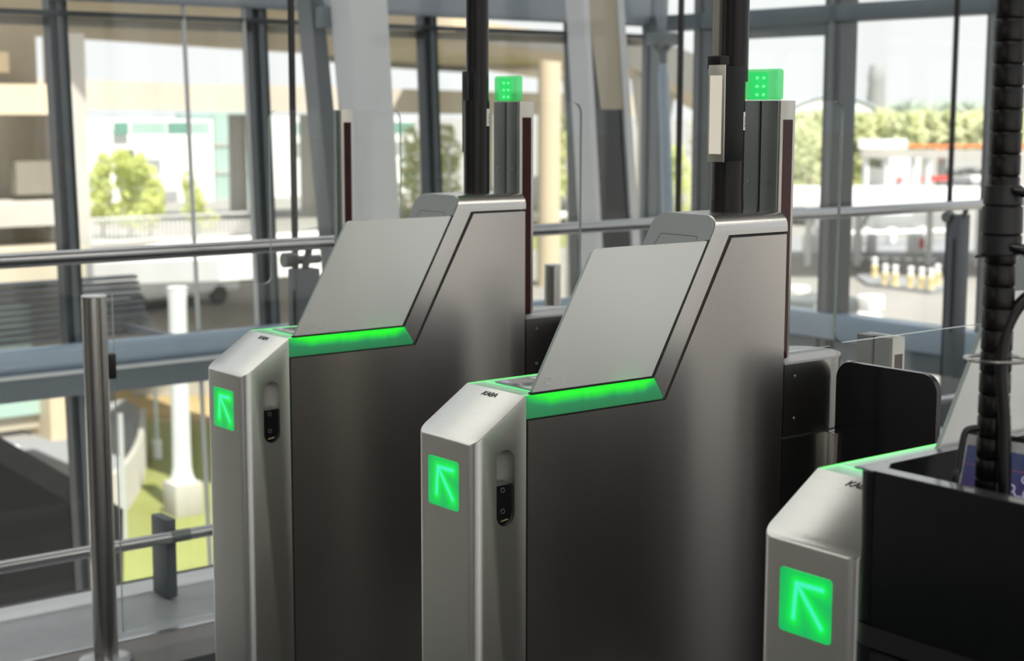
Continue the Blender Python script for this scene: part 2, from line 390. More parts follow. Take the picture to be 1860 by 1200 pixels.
# ---------------------------------------------------------------- north and east facade (glazed, leaning slightly outward)
LEAN = .05
def fy(z): return YF + LEAN*(z-.4)
wn = tag(empty('window_1', (XC, YF, .4)), kind='structure'); wn_l = Vector((XC, YF, .4))
we = tag(empty('window_2', (XC, YF, .4)), kind='structure')
def wbuild(mb, name, m, par):
    o = mb.build(name, m, par); o.matrix_parent_inverse = par.matrix_basis.inverted() if False else Matrix.Translation(-Vector(par.location)); return o
ZB, ZT = -5.0, 4.6
for X in [2.895+1.03*k for k in range(-2, 4)]:
    mb = MB()
    mb.prism([(X-.042, fy(ZB)-.05, ZB), (X+.042, fy(ZB)-.05, ZB), (X+.042, fy(ZB)+.03, ZB), (X-.042, fy(ZB)+.03, ZB)], (0, LEAN*(ZT-ZB), ZT-ZB))
    wbuild(mb, 'mullion', 'mullion', wn)
    mb = MB(); mb.prism([(X-.014, fy(ZB)-.066, ZB), (X+.014, fy(ZB)-.066, ZB), (X+.014, fy(ZB)-.05, ZB), (X-.014, fy(ZB)-.05, ZB)], (0, LEAN*(ZT-ZB), ZT-ZB))
    wbuild(mb, 'cover_strip', 'mullion_light', wn)
for X in (3.50, 3.82):
    mb = MB().tube([(X, fy(-4)-.08, -4), (X, fy(4)-.08, 4)], .011, 10); wbuild(mb, 'tie_rod', 'fence_steel', wn)
def xbar(name, z0, z1, d0, d1, m, bev=0.):
    mb = MB(); zc = (z0+z1)/2; mb.box((-1.5, fy(zc)+d0, z0), (XC-.0, fy(zc)+d1, z1), bev, 3); return wbuild(mb, name, m, wn)
xbar('top_beam', 1.935, 2.22, -.16, -.02, 'beam_top', .03)
xbar('transom', 1.868, 1.888, -.09, .02, 'mullion')
xbar('blind_box', 1.825, 1.866, .03, .10, 'concrete')
mb = MB().tube([(-1.5, fy(.33)-.10, .325), (XC-.02, fy(.33)-.10, .325)], .062, 20); wbuild(mb, 'floor_beam', 'beam_blue', wn)
xbar('beam_ledge', .262, .274, -.20, 0, 'white_paint')
xbar('beam_fascia', .16, .262, -.19, 0, 'beam_fascia')
for x0 in [2.895+1.03*k for k in range(-2, 4)]:
    x1 = min(x0+1.03, XC)
    for (a, c) in ((-5, .16), (.39, 1.868), (1.888, 4.6)):
        mb = MB(); mb.prism([(x0+.04, fy(a)-.006, a), (x1-.04, fy(a)-.006, a), (x1-.04, fy(a)+.006, a), (x0+.04, fy(a)+.006, a)], (0, LEAN*(c-a), c-a)); wbuild(mb, 'glass_pane', 'facade_glass', wn)
# east side
for Y in (6.96, 6.53, 5.55, 4.57, 3.59, 2.61, 1.63, .65, -.33):
    w_ = .055 if Y == 5.55 else .04
    mb = MB().box((XC-.10, Y-w_, -5), (XC+.03, Y+w_, 4.6)); wbuild(mb, 'mullion', 'mullion' if Y < 6.9 else 'mullion_light', we)
    mb = MB().box((XC-.112, Y-w_*.35, -5), (XC-.10, Y+w_*.35, 4.6)); wbuild(mb, 'cover_strip', 'mullion_light', we)
for (nm, z0, z1, x0, x1, m_) in (('top_beam', 1.90, 1.99, -.11, .02, 'beam_fascia'), ('floor_beam', .25, .385, -.13, .0, 'beam_blue'), ('beam_fascia', .14, .25, -.09, 0, 'beam_fascia')):
    mb = MB().box((XC+x0, -1, z0), (XC+x1, YF, z1), .012, 2); wbuild(mb, nm, m_, we)
ys = [6.96, 6.53, 5.55, 4.57, 3.59, 2.61, 1.63, .65, -.33]
for i in range(len(ys)-1):
    for (a, c) in ((-5, .14), (.385, 1.9), (1.99, 4.6)):
        mb = MB().box((XC-.036, ys[i+1]+.04, a), (XC-.024, ys[i]-.04, c)); wbuild(mb, 'glass_pane', 'facade_glass', we)
# blind headers under the transom of the east side
for (y0, y1) in ((6.05, 6.3), (5.62, 6.05)):
    mb = MB().box((XC-.02, y0, 1.84), (XC+.04, y1, 1.90)); wbuild(mb, 'header', 'beam_fascia', we)
# steel box column and fork strut between screen and facade
def lean_box(name, px0, px1, ytop, ybot, Y, depth, m, label, cat, z0=-5., z1=4.6, group=None):
    a = aty(px0[0], ytop, Y); b_ = aty(px1[0], ytop, Y); c = aty(px0[1], ybot, Y); d_ = aty(px1[1], ybot, Y)
    def ex(p, q, z): k = (z-p.z)/(q.z-p.z); return p+(q-p)*k
    mb = MB(); lo = [ex(a, c, z0), ex(b_, d_, z0)]; hi = [ex(a, c, z1), ex(b_, d_, z1)]
    D = Vector((0, depth, 0))
    mb.sweep([[lo[0], lo[1], lo[1]+D, lo[0]+D], [hi[0], hi[1], hi[1]+D, hi[0]+D]], None)
    return tag(mb.build(name, m), label, cat, group)
lean_box('column_or_reflection', (634, 664), (703, 726), 0, 400, 6.1, .16, 'white_paint', 'broad pale grey leaning steel column behind the left gate, beside the thin-posted glass screen', 'column')
lean_box('column_or_reflection', (566, 600), (590, 626), 30, 400, 6.35, .12, 'mullion_light', 'narrow greenish-white leaning strip standing in for a glass reflection just left of the broad pale column', 'column')  # solid strip built in place of a reflection in the glass
cc = empty('reflection_column', aty(1108, 400, 6.2)); cc.location.z = -5  # reflection in the glazing built as a solid with dark and pale panels
def child(mb, name, m, par, **k):
    o = mb.build(name, m, par, **k); o.matrix_parent_inverse = Matrix.Translation(-Vector(par.location)); return o
tag(cc, 'pale and dark upright built in place of a reflection in the glazing, behind the gap between the two beacon posts', 'column')
def strip(px, y0, y1, Y, dep, z0=-5., z1=4.6):
    (a0, a1), (b0, b1) = px
    a = aty(a0, y0, Y); c = aty(a1, y1, Y); b_ = aty(b0, y0, Y); d_ = aty(b1, y1, Y)
    ex = lambda p, q, z: p+(q-p)*((z-p.z)/(q.z-p.z))
    D = Vector((0, dep, 0))
    return MB().sweep([[ex(a, c, z) for a, c in ((a, c),)]+[ex(b_, d_, z), ex(b_, d_, z)+D, ex(a, c, z)+D] for z in (z0, z1)], None)
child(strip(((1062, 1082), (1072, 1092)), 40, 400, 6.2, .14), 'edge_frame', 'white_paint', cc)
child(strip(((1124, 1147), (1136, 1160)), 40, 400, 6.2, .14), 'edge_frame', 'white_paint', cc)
child(strip(((1072, 1092), (1124, 1147)), 40, 400, 6.22, .10), 'dark_reflection', 'screen_dark', cc)
child(strip(((1072, 1092), (1124, 1147)), 40, 200, 6.21, .02, 1.45, 4.6), 'pale_reflection', 'concrete', cc)
st = empty('fork_strut', aty(1212, 390, 6.4)); st.location.z = -5
tag(st, 'slim blue-grey tubular strut with a forked head at the corner of the glazing', 'strut')
p0 = aty(1203, 75, 6.4); p1 = aty(1214, 400, 6.4); ex = lambda z: p0+(p1-p0)*((z-p0.z)/(p1.z-p0.z))
child(MB().tube([ex(-5), ex(.9), ex(1.62), ex(1.72)], [.034, .032, .029, .018], 16), 'tube', 'beam_blue', st)
child(MB().tube([ex(1.70), ex(1.76)], .022, 12).tube([ex(1.75), ex(1.80)+Vector((.05, 0, .0))], .02, 10).tube([ex(1.75), ex(1.80)+Vector((-.05, 0, 0))], .02, 10).box(ex(1.83)-Vector((.075, .05, .035)), ex(1.83)+Vector((.075, .05, .035)), .01), 'fork_head', 'mullion_light', st)
child(MB().tube([ex(1.87), ex(1.98), ex(2.1), ex(2.3)], [.02, .034, .03, .045], 14), 'upper_tube', 'beam_top', st)
# roof brace at the head of the broad column
mb = MB(); P_ = lambda x, y, Y=6.3: aty(x, y, Y)
mb.tube([P_(560, -20), P_(600, 24)], .012, 8).tube([P_(612, -20), P_(600, 24)], .012, 8).box(P_(602, 32)-Vector((.07, .03, .05)), P_(602, 32)+Vector((.07, .03, .05)), .01)
tag(mb.build('roof_brace', 'beam_fascia'), 'small dark V-shaped brace at the top edge left of the broad pale column', 'brace')

# ---------------------------------------------------------------- frameless glass screen along the void, handrail, kick rail
gs = empty('glass_wall', (2.6, 4.46, 0)); tag(gs, 'tall frameless glass wall with thin dark joints running behind the handrail', 'glass screen')
JX = [-.815, .895, 2.605, 4.315, 6.022]
for a, c in zip(JX, JX[1:]+[6.44]):
    child(MB().box((a+.006, 4.452, .0), (c-.006, 4.466, 3.4)), 'pane', 'clear_glass', gs)
for x in JX:
    child(MB().box((x-.006, 4.448, .0), (x+.006, 4.470, 3.4)), 'joint', 'black_plastic', gs)
hr = empty('handrail', (3.7, 4.33, 0)); tag(hr, 'round brushed steel handrail running along the tall glass screen', 'handrail')
child(MB().tube([(-2.5, 4.33, 1.03), (6.42, 4.33, 1.03)], .0215, 24), 'rail', 'steel_rail', hr)
for x, dx_ in zip(JX[1:], (-.03, -.022, -.05, -.03)):
    xx = x+dx_
    pz = .945 if x < 4 else .985
    child(MB().box((xx-.03, 4.36, .0), (xx+.055, 4.42, pz), .004), 'post', 'post_grey', hr)
    child(MB().box((xx-.033, 4.375, .45), (xx-.029, 4.385, .88)), 'slot', 'black_plastic', hr)
    child(MB().tube([(xx-.042, 4.424, .972), (xx+.004, 4.424, .972)], .024, 18).tube([(xx-.01, 4.40, .972), (xx+.075, 4.40, .972)], .014, 12).tube([(xx+.01, 4.385, .93), (xx+.01, 4.35, 1.012)], .012, 10), 'clamp', 'satin_post', hr)
kr = empty('kick_rail', (2.0, 4.2, 0)); tag(kr, 'low steel kick rail above the white kerb left of the gates', 'rail')
child(MB().tube([(-2.5, 4.2, .2), (6.3, 4.2, .2)], .0175, 20), 'rail', 'steel_rail', kr)
child(MB().tube([(2.015, 4.2, .2), (2.075, 4.2, .2)], .0183, 20), 'coupling', 'satin_post', kr)
for x in (.33, 2.03, 3.75, 5.45):
    child(MB().box((x-.016, 4.225, .006), (x+.016, 4.325, .245), .002), 'post', 'post_grey', kr)
    child(MB().tube([(x, 4.2, .2), (x, 4.24, .2)], .009, 10), 'pin', 'satin_post', kr)

# ================================================================ BOARDING GATE (built once at the origin)
GW, Z1, A, ZTp, ZS, B1, B2, CC, ZC, L, ZH = .158, .934, .103, 1.002, .965, .377, .399, .553, 1.233, .700, 1.269
SLP = (ZTp-Z1)/A
def make_gate():
    g = empty('boarding_gate')
    # front housing, both front corners rounded, sloped top
    r = .020
    plan = [(A, 0), (A, GW)] + arc(r, GW-r, r, 90, 180, 8) + arc(r, r, r, 180, 270, 8)
    bm = bmesh.new()
    lo = [bm.verts.new((x, y, 0)) for x, y in plan]; hi = [bm.verts.new((x, y, Z1+SLP*x)) for x, y in plan]
    bm.faces.new(lo[::-1]); top = bm.faces.new(hi)
    for i in range(len(plan)): bm.faces.new((lo[i], lo[(i+1) % len(plan)], hi[(i+1) % len(plan)], hi[i]))
    bmesh.ops.recalc_face_normals(bm, faces=bm.faces)
    es = [e for e in top.edges if not (abs(e.verts[0].co.x-A) < 1e-6 and abs(e.verts[1].co.x-A) < 1e-6)]
    bmesh.ops.bevel(bm, geom=es, offset=.0022, segments=2, affect='EDGES', profile=.5)
    mb = MB(); mb.bm.free(); mb.bm = bm
    fh = mb.build('front_housing', 'steel_front', g)
    # the open slot in its near side
    sx, sz0, sz1, sr = .062, .798, .921, .018
    stad = arc(sx, sz1-sr, sr, 0, 180, 12) + arc(sx, sz0+sr, sr, 180, 360, 12)
    cut = MB(); cut.prism([(x, -.02, z) for x, z in stad], (0, .052, 0)); co = cut.build('cutter', 'steel_front')
    md = fh.modifiers.new('b', 'BOOLEAN'); md.object = co; md.operation = 'DIFFERENCE'; md.solver = 'EXACT'
    dg = bpy.context.evaluated_depsgraph_get(); dg.update()
    nm = bpy.data.meshes.new_from_object(fh.evaluated_get(dg)); fh.modifiers.clear(); fh.data = nm
    bpy.data.objects.remove(co)
    for p in nm.polygons: p.use_smooth = True
    nm.set_sharp_from_angle(angle=math.radians(32))
    lk = MB().prism([(x, .004, z) for x, z in arc(sx, sz0+sr, sr*.97, 180, 360, 12)+[(sx+sr*.97, sz0+.066), (sx-sr*.97, sz0+.066)]], (0, .027, 0)).build('lock_block', 'black_gloss', fh)
    for z in (sz0+.058, sz0+.024): MB().torus((sx-.003, .0035, z), .0035, .0009, 16, 6, Vector((0, 1, 0))).build('screw_ring', 'screw_steel', fh)
    MB().tube([(sx-.008, .0025, sz0+.008), (sx+.006, .0025, sz0+.010)], .0015, 8).build('pin', 'brass', fh)
    # arrow display
    y0, y1, z0, z1 = .0405, .1215, .8225, .902
    rp_ = round_poly([(y0, z0), (y1, z0), (y1, z1), (y0, z1)], .005)
    MB().prism([(-.0012, y, z) for y, z in rp_], (.004, 0, 0)).build('arrow_display', 'arrow_display', g, uvplane=((0, y1, z0), (0, y0-y1, 0), (0, 0, z1-z0)))
    # maker's mark printed on the sloped top
    cu = bpy.data.curves.new('t', 'FONT'); cu.body = 'KABA'; cu.size = .0165; cu.shear = .35; cu.extrude = .0002; cu.space_character = .88; cu.offset = .0001
    to = bpy.data.objects.new('t', cu); COL.objects.link(to); dg = bpy.context.evaluated_depsgraph_get(); dg.update()
    me = bpy.data.meshes.new_from_object(to.evaluated_get(dg)); bpy.data.objects.remove(to)
    xs = Vector((0, -1, 0)); ysv = Vector((1, 0, SLP)).normalized(); n_ = xs.cross(ysv)
    ww = max(v.co.x for v in me.vertices); sc_ = .038/ww
    o0 = Vector((.0885, .101, Z1+SLP*.0885))+n_*.0004
    for v in me.vertices: v.co = o0+xs*v.co.x*sc_+ysv*v.co.y*sc_*.85+n_*v.co.z
    me.materials.append(M['logo_black']); lo_ = bpy.data.objects.new('logo', me); COL.objects.link(lo_); lo_.parent = g
    # body
    MB().prism([(x, .003, z) for x, z in [(A+.001, 0), (L-.001, 0), (L-.001, ZC), (CC, ZC), (B2, ZS), (A+.001, ZS)]], (0, GW-.006, 0)).build('core', 'dark_core', g)
    sp_ = [(A+.004, 0), (L-.002, 0), (L-.002, ZC-.003), (CC+.005, ZC-.003), (B2+.007, ZS-.003), (A+.004, ZS-.003)]
    for y in (0, GW-.003): MB().prism([(x, y, z) for x, z in sp_], (0, .003, 0)).build('side_panel', 'steel_side', g)
    # hood band with rounded top edges
    hp = [(B1+.002, ZTp+.001), (.528, ZH), (L, ZH), (L, ZC+.002), (CC-.002, ZC+.002), (B2+.002, ZS)]
    bm = bmesh.new(); va = [bm.verts.new((x, 0, z)) for x, z in hp]; vb = [bm.verts.new((x, GW, z)) for x, z in hp]
    bm.faces.new(va); bm.faces.new(vb[::-1])
    for i in range(6): bm.faces.new((va[i], vb[i], vb[(i+1) % 6], va[(i+1) % 6]))
    bmesh.ops.recalc_face_normals(bm, faces=bm.faces); bm.edges.ensure_lookup_table()
    es = [e for e in bm.edges if {e.verts[0], e.verts[1]} in ({va[1], va[2]}, {vb[1], vb[2]})]
    bmesh.ops.bevel(bm, geom=es, offset=.026, segments=8, affect='EDGES', profile=.5)
    es = [e for e in bm.edges if all(abs(v.co.x-.528) < .03 and v.co.z > ZH-.03 for v in e.verts) and abs(e.verts[0].co.y-e.verts[1].co.y) > .05]
    if es: bmesh.ops.bevel(bm, geom=es, offset=.004, segments=3, affect='EDGES', profile=.5)
    mb = MB(); mb.bm.free(); mb.bm = bm; mb.build('hood', 'steel_hood', g)
    # sloped front: bezel, screen, hatch
    p0 = Vector((B1+.002, 0, ZTp+.001)); p1 = Vector((.528, 0, ZH)); sv = (p1-p0); S = sv.length; sv /= S; nv = Vector((-sv.z, 0, sv.x))
    def slab(y0, y1, s0, s1, rad, d0, d1): return MB().prism([p0+sv*s+Vector((0, y, 0))+nv*d0 for y, s in round_poly([(y0, s0), (y1, s0), (y1, s1), (y0, s1)], rad)], nv*(d1-d0))
    bz = slab(.003, GW-.003, .004, S-.002, (0, 0, .026, .026), .0002, .004).build('bezel', 'bezel_grey', g)
    slab(.016, GW-.02, .03, .205, .004, .004, .0048).build('screen', 'screen_dark', bz)
    hatch = [p0+sv*s+Vector((0, y, 0))+nv*.004 for y, s in ((.022, .215), (.022, .215), (.030, .262), (.120, .262), (.132, .215))][1:]
    mb = MB()
    for q0, q1 in zip(hatch, hatch[1:]): mb.tube([q0, q1], .0005, 6)
    mb.build('hatch_outline', 'dark_core', bz)
    # lit deck and reader
    MB().prism([(x, .0035, z) for x, z in [(A+.001, ZS), (B2, ZS), (B1, ZTp), (A+.001, ZTp)]], (0, GW-.007, 0)).build('deck', 'lit_deck', g, uvplane=((A, 0, 0), (B1-A, 0, 0), (0, GW, 0)))
    rd = MB().box((.139, .030, ZTp), (.31, .128, ZTp+.0025), .001).build('document_reader', 'reader_glass', g)
    MB().box((.146, .105, ZTp+.0025), (.156, .122, ZTp+.0030)).build('reader_label', 'poster_ink', rd)
    MB().box((.205, .035, ZTp+.0025), (.30, .122, ZTp+.0032)).build('reader_window', 'white_gloss', rd)
    for y in (0, GW-.0035): MB().prism([(x, y, z) for x, z in [(A+.0015, ZS), (B2, ZS), (B1, ZTp), (A+.0015, ZTp)]], (0, .0035, 0)).build('light_strip', 'light_strip', g, uvplane=((A, 0, ZS), (B2-A, 0, 0), (0, 0, ZTp-ZS)))
    # frosted shield
    sx1 = B1-.003; so_ = .505-.004
    pl = round_poly([(A+.013, ZTp+.004), (sx1, ZTp+.004), (so_, 1.2275), (.243, 1.2275)], (.001, .001, .002, .016))
    sh = MB().prism([(x, .0015, z) for x, z in pl], (0, .006, 0), 0, 1).build('shield', ['frosted_glass', 'glass_edge'], g)
    MB().prism([(sx1, .0012, ZTp+.001), (sx1+.0055, .0012, ZTp+.001), (so_+.0055, .0012, 1.229), (so_, .0012, 1.229)], (0, .0068, 0)).build('gasket', 'black_plastic', sh)
    MB().box((A+.011, .0008, ZTp+.0005), (sx1+.004, .0082, ZTp+.0042)).build('gasket', 'black_plastic', sh)
    mk = MB().torus((.148, .0013, 1.022), .0058, .0006, 24, 6, Vector((0, 1, 0))).box((.1455, .0011, 1.0215), (.1505, .0015, 1.0225))
    mk.box((.160, .0011, 1.0205), (.165, .0015, 1.0213)); mk.box((.169, .0011, 1.027), (.183, .0015, 1.0282)); mk.box((.180, .0011, 1.015), (.183, .0015, 1.026)); mk.box((.168, .0011, 1.0145), (.180, .0015, 1.0152))
    mk.build('printed_marks', 'mark_grey', sh)
    MB().box((.285, .0115, ZTp+.0042), (.352, .0145, ZTp+.0075), .0008).build('glow_bar', 'glow_green', g)  # LED bar added to make a green glow through the shield
    return g
G1, G2, G3 = Vector((1.460, 2.706, 0)), Vector((1.436, 1.926, 0)), Vector((1.412, 1.149, 0))
gate = make_gate(); gate.location = G2
tag(gate, 'brushed steel boarding gate in the middle, whole front with arrow display showing', 'boarding gate', 'boarding gates')
tag(copy_tree(gate, None, G1), 'brushed steel boarding gate furthest left, next to the lone round post', 'boarding gate', 'boarding gates')
tag(copy_tree(gate, None, G3), 'brushed steel boarding gate at lower right, half hidden by the black counter', 'boarding gate', 'boarding gates')

# ---------------------------------------------------------------- poles on the gates
def sticker(c, rad, a0, a1, z0, z1, par):
    n = 6; pts = []
    mb = MB(); r2 = rad+.0006
    st_ = []
    for i in range(n+1):
        a = math.radians(a0+(a1-a0)*i/n); u = Vector((math.cos(a), math.sin(a), 0))
        st_.append([Vector(c)+u*rad+Vector((0, 0, z0)), Vector(c)+u*r2+Vector((0, 0, z0)), Vector(c)+u*r2+Vector((0, 0, z1)), Vector(c)+u*rad+Vector((0, 0, z1))])
    mb.sweep(st_, None); o = mb.build('sticker', 'white_sticker', par)
    mb = MB()
    for k in range(6):
        z = z0+.004+k*(z1-z0-.012)/6; rb = r2+.0003; st_ = []
        for i in range(5):
            a = math.radians(a0+(a1-a0)*(.25+.6*i/4)); u = Vector((math.cos(a), math.sin(a), 0)); h_ = .0008+.0008*(k % 2)
            st_.append([Vector(c)+u*(r2-.0001)+Vector((0, 0, z)), Vector(c)+u*rb+Vector((0, 0, z)), Vector(c)+u*rb+Vector((0, 0, z+h_)), Vector(c)+u*(r2-.0001)+Vector((0, 0, z+h_))])
        mb.sweep(st_, None)
    mb.build('barcode', 'logo_black', o)
def pole_base(g, label):
    p = empty('device_pole', g+Vector((.625, .079, ZH))); tag(p, label, 'pole', 'black device poles')
    return p
p2 = pole_base(G2, 'black tubular pole with a framed device screen, on top of the middle gate')
MB().tube([(0, 0, 0), (0, 0, .24)], .0290, 32).build('sleeve', 'pole_black', p2)
MB().tube([(.008, -.006, .23), (.008, -.006, 2.2)], .0232, 32).build('tube', 'pole_black', p2)
MB().tube([(0, 0, .0), (0, 0, .022)], .0298, 32).build('collar', 'pole_black', p2)
MB().box((-.040, -.016, .252), (-.006, .016, .275), .002).build('bracket', 'pole_black', p2)
MB().box((-.022, .006, .275), (-.010, .022, 2.2)).build('cable_cover', 'metal_frame', p2)
bx = MB().box((-.05, -.040, .092), (-.003, -.002, .256), .001).build('device_box', 'black_panel', p2)
fr = MB(); fr.box((-.053, -.0405, .090), (-.050, -.0012, .258), .0006).build('frame', 'metal_frame', bx)
MB().box((-.0538, -.0345, .104), (-.0528, -.0060, .240)).build('display', 'screen_reflection', bx)
sticker((.0, .0, 0), .0292, 205+78, 205+120, .145, .177, p2)
p1 = pole_base(G1, 'plain black tubular pole with a flush black box, on top of the left gate')
MB().tube([(0, 0, 0), (0, 0, .2)], .0283, 32).build('sleeve', 'pole_black', p1)
MB().tube([(.002, -.001, .19), (.002, -.001, 2.2)], .0245, 32).build('tube', 'pole_black', p1)
bx = MB().box((-.022, -.018, .088), (.014, .024, .262), .002).build('device_box', 'black_panel', p1)
for z in (.12, .17, .236): MB().tube([(-.0, -.0192, z), (-.0, -.0178, z)], .0016, 8).build('screw', 'screw_steel', bx)
MB().box((-.0225, -.0192, .245), (.006, -.0178, .247)).build('seam', 'dark_core', bx)
sticker((.0, .0, 0), .0285, 205+78, 205+125, .145, .182, p1)

# ---------------------------------------------------------------- barrier pillar behind each gate, with its black paddle
def stadium(x0, x1, y0, y1, n=14):
    r = (y1-y0)/2; return [(x0, y1), (x0, y0)] + arc(x1-r, y0+r, r, -90, 90, n)
def make_pillar():
    p = empty('barrier_pillar'); x0, x1, y0, y1 = .705, .905, .004, .154
    ztop = .995
    MB().prism([(x, y, .86) for x, y in stadium(x0, x1, y0, y1)], (0, 0, ztop-.863)).build('rotating_housing', 'steel_tube', p)
    MB().prism([(x, y, ztop-.003) for x, y in stadium(x0-.0, x1+.001, y0-.001, y1+.001)], (0, 0, .004)).build('top_cap', 'cap_grey', p)
    MB().prism([(x, y, .855) for x, y in stadium(x0, x1-.002, y0+.002, y1-.002)], (0, 0, .005)).build('seam', 'dark_core', p)
    MB().prism([(x, y, 0) for x, y in stadium(x0, x1, y0, y1)], (0, 0, .855)).build('lower_housing', 'steel_tube', p)
    for z in (.89, .968): MB().tube([(.735, y0-.0012, z), (.735, y0+.001, z)], .0028, 10).build('screw', 'screw_steel', p)
    MB().box((.828, -.020, .60), (.862, .03, .853), .002).build('hinge_bracket', 'steel_tube', p)
    for sg, y00 in ((-1, 0.), (1, .158)):
        ya, yb_ = y00+sg*.006, y00+sg*.233
        pd = round_poly([(ya, .24), (ya, .990), (yb_, .990), (yb_, .24)], (.034, .034, .034, .034), 9)
        mb = MB(); mb.prism([(.836, y, z) for y, z in pd], (.013, 0, 0)); bmesh.ops.bevel(mb.bm, geom=[e for e in mb.bm.edges if len(e.link_faces) == 2 and e.calc_face_angle(0) > 1.2], offset=.0045, segments=4, affect='EDGES')
        mb.build('paddle', 'black_gloss', p)
        if sg > 0: MB().box((.828, .128, .60), (.862, .178, .853), .002).build('hinge_bracket', 'steel_tube', p)
    return p
pil = make_pillar(); pil.location = G2
tag(pil, 'round-ended steel barrier pillar behind the middle gate, black paddle swung across the lane', 'barrier', 'barrier pillars')
tag(copy_tree(pil, None, G1), 'round-ended steel barrier pillar behind the left gate, seen beside the middle gate shield', 'barrier', 'barrier pillars')
tag(copy_tree(pil, None, G3), 'barrier pillar behind the right gate, its black paddle mirrored in the middle gate side panel', 'barrier', 'barrier pillars')

# ---------------------------------------------------------------- signal posts
def make_post(ztop, two=True, beacon=True, x0=.700, y0=.030, name='signal_post', zlow=.999):
    p = empty(name); dx = .042; zt = ztop
    yb = y0+.086 if two else y0+.037
    rr = []
    if two:
        for a, c in ((y0, y0+.040), (y0+.047, yb)): MB().box((x0, a, zlow), (x0+.030, c, zt), .0015).build('column', 'satin_post', p)
        MB().box((x0+.004, y0+.039, zlow), (x0+.028, y0+.048, zt-.001)).build('groove', 'dark_core', p)
    else: MB().box((x0, y0, zlow), (x0+.030, yb, zt), .0015).build('column', 'satin_post', p)
    fr_ = MB().box((x0+.003, y0-.0035, zlow), (x0+dx, y0+.001, zt), .001).box((x0+.030, y0+.001, zlow), (x0+dx, yb, zt)).build('side_frame', 'metal_frame', p)
    MB().box((x0+.0105, y0-.0042, zlow), (x0+.035, y0-.0030, zt-.034)).build('sensor_window', 'red_window', fr_)
    for yy in ((y0+.018, y0+.068) if two else (y0+.018,)): MB().tube([(x0-.0015, yy, zt-.145), (x0+.001, yy, zt-.145)], .0032, 10).build('screw', 'screw_steel', p)
    if beacon:
        b_ = MB().box((x0-.001, y0+.001, zt+.0008), (x0+.017, yb-.001, zt+.056), .006, 4).build('beacon', 'beacon_lens', p)
        bd = MB().box((x0+.008, y0+.036, zt+.003), (x0+.0098, y0+.078, zt+.050)).build('led_board', 'led_board', b_)
        for k in range(3):
            for yy in (.040, .056): MB().box((x0+.0058, y0+yy, zt+.008+.015*k), (x0+.0081, y0+yy+.006, zt+.0125+.015*k), .0008).build('led', 'led_white', bd)
    return p
post = make_post(1.4665); post.location = G2
tag(post, 'grey twin-column signal post with a green beacon behind the middle gate', 'signal post', 'beacon posts')
tag(copy_tree(post, None, G1), 'grey twin-column signal post with a green beacon behind the left gate', 'signal post', 'beacon posts')
ep = make_post(1.447, False, False, 0, 0, 'signal_post', 0); ep.location = (2.402, 3.852, 0)
tag(ep, 'thin single-column sensor post without beacon, held by the left glass screen', 'signal post')
sp2 = make_post(.997, True, False, 0, 0, 'sensor_post', 0); sp2.location = (2.540, 2.0095, 0)
tag(sp2, 'short grey twin-column post seen just above the black paddle', 'signal post')

# ---------------------------------------------------------------- glass leaves
def glass_leaf(name, poly, rad, y, label, th=.008):
    o = MB().prism([(x, y, z) for x, z in round_poly(poly, rad, 9)], (0, th, 0), 0, 1).build(name, ['clear_glass', 'glass_edge'])
    return tag(o, label, 'glass panel', 'lane glass panels')
glass_leaf('glass_partition', [(1.712, .06), (2.398, .06), (2.398, 1.447), (2.186, 1.447), (2.183, .970), (1.712, .972)], (.004, .003, .003, .028, .022, .004), 3.866, 'L-shaped clear glass panel between the lone round post and the thin sensor post')
glass_leaf('glass_partition', [(2.446, .06), (2.62, .06), (2.62, 1.447), (2.446, 1.447)], (.003, .003, .028, .003), 3.866, 'clear glass leaf right of the thin sensor post, in front of the broad pale column')
glass_leaf('glass_partition', [(2.204, 1.002), (2.379, 1.002), (2.379, 1.4665), (2.204, 1.4665)], (.003, .003, .026, .003), 2.706+.070, 'clear glass leaf right of the beacon post behind the left gate')
glass_leaf('glass_partition', [(2.346, .06), (3.05, .06), (3.05, 1.004), (2.357, 1.004), (2.3635, 1.4665), (2.180, 1.4665), (2.180, 1.0005), (2.346, 1.0005)], (.003, .003, .01, .024, .026, .003, .002, .002), 1.926+.070, 'clear glass leaf with a long low tail beside the middle beacon post')

# ---------------------------------------------------------------- round posts
def stanchion(loc, rad, ztop, label, clip=True):
    s = empty('glass_post', loc); tag(s, label, 'post', 'round glass-holding posts')
    MB().tube([(0, 0, .0), (0, 0, ztop-.003)], rad, 32).build('tube', 'steel_tube', s)
    MB().lathe((0, 0, 0), [(rad-.0005, ztop-.003), (rad+.0005, ztop-.002), (rad+.0005, ztop), (rad-.001, ztop+.001)], 32).build('cap', 'kerb_white', s)
    MB().lathe((0, 0, 0), [(rad*2.2, .0005), (rad*2.2, .007), (rad*2.1, .009), (rad*1.1, .010)], 36).build('base_plate', 'steel_rail', s)
    if clip: MB().box((rad-.008, -.006, .753), (rad+.022, .036, .818), .003).build('clip', 'black_plastic', s)
    return s
stanchion((1.655, 3.854, 0), .032, .974, 'lone round brushed steel post with black clip standing at left of the gates')
fp = atd(1004, 480, 4.7)
stanchion((fp.x, fp.y, 0), .0245, fp.z, 'short round steel post seen between the left gate and the middle gate', False)

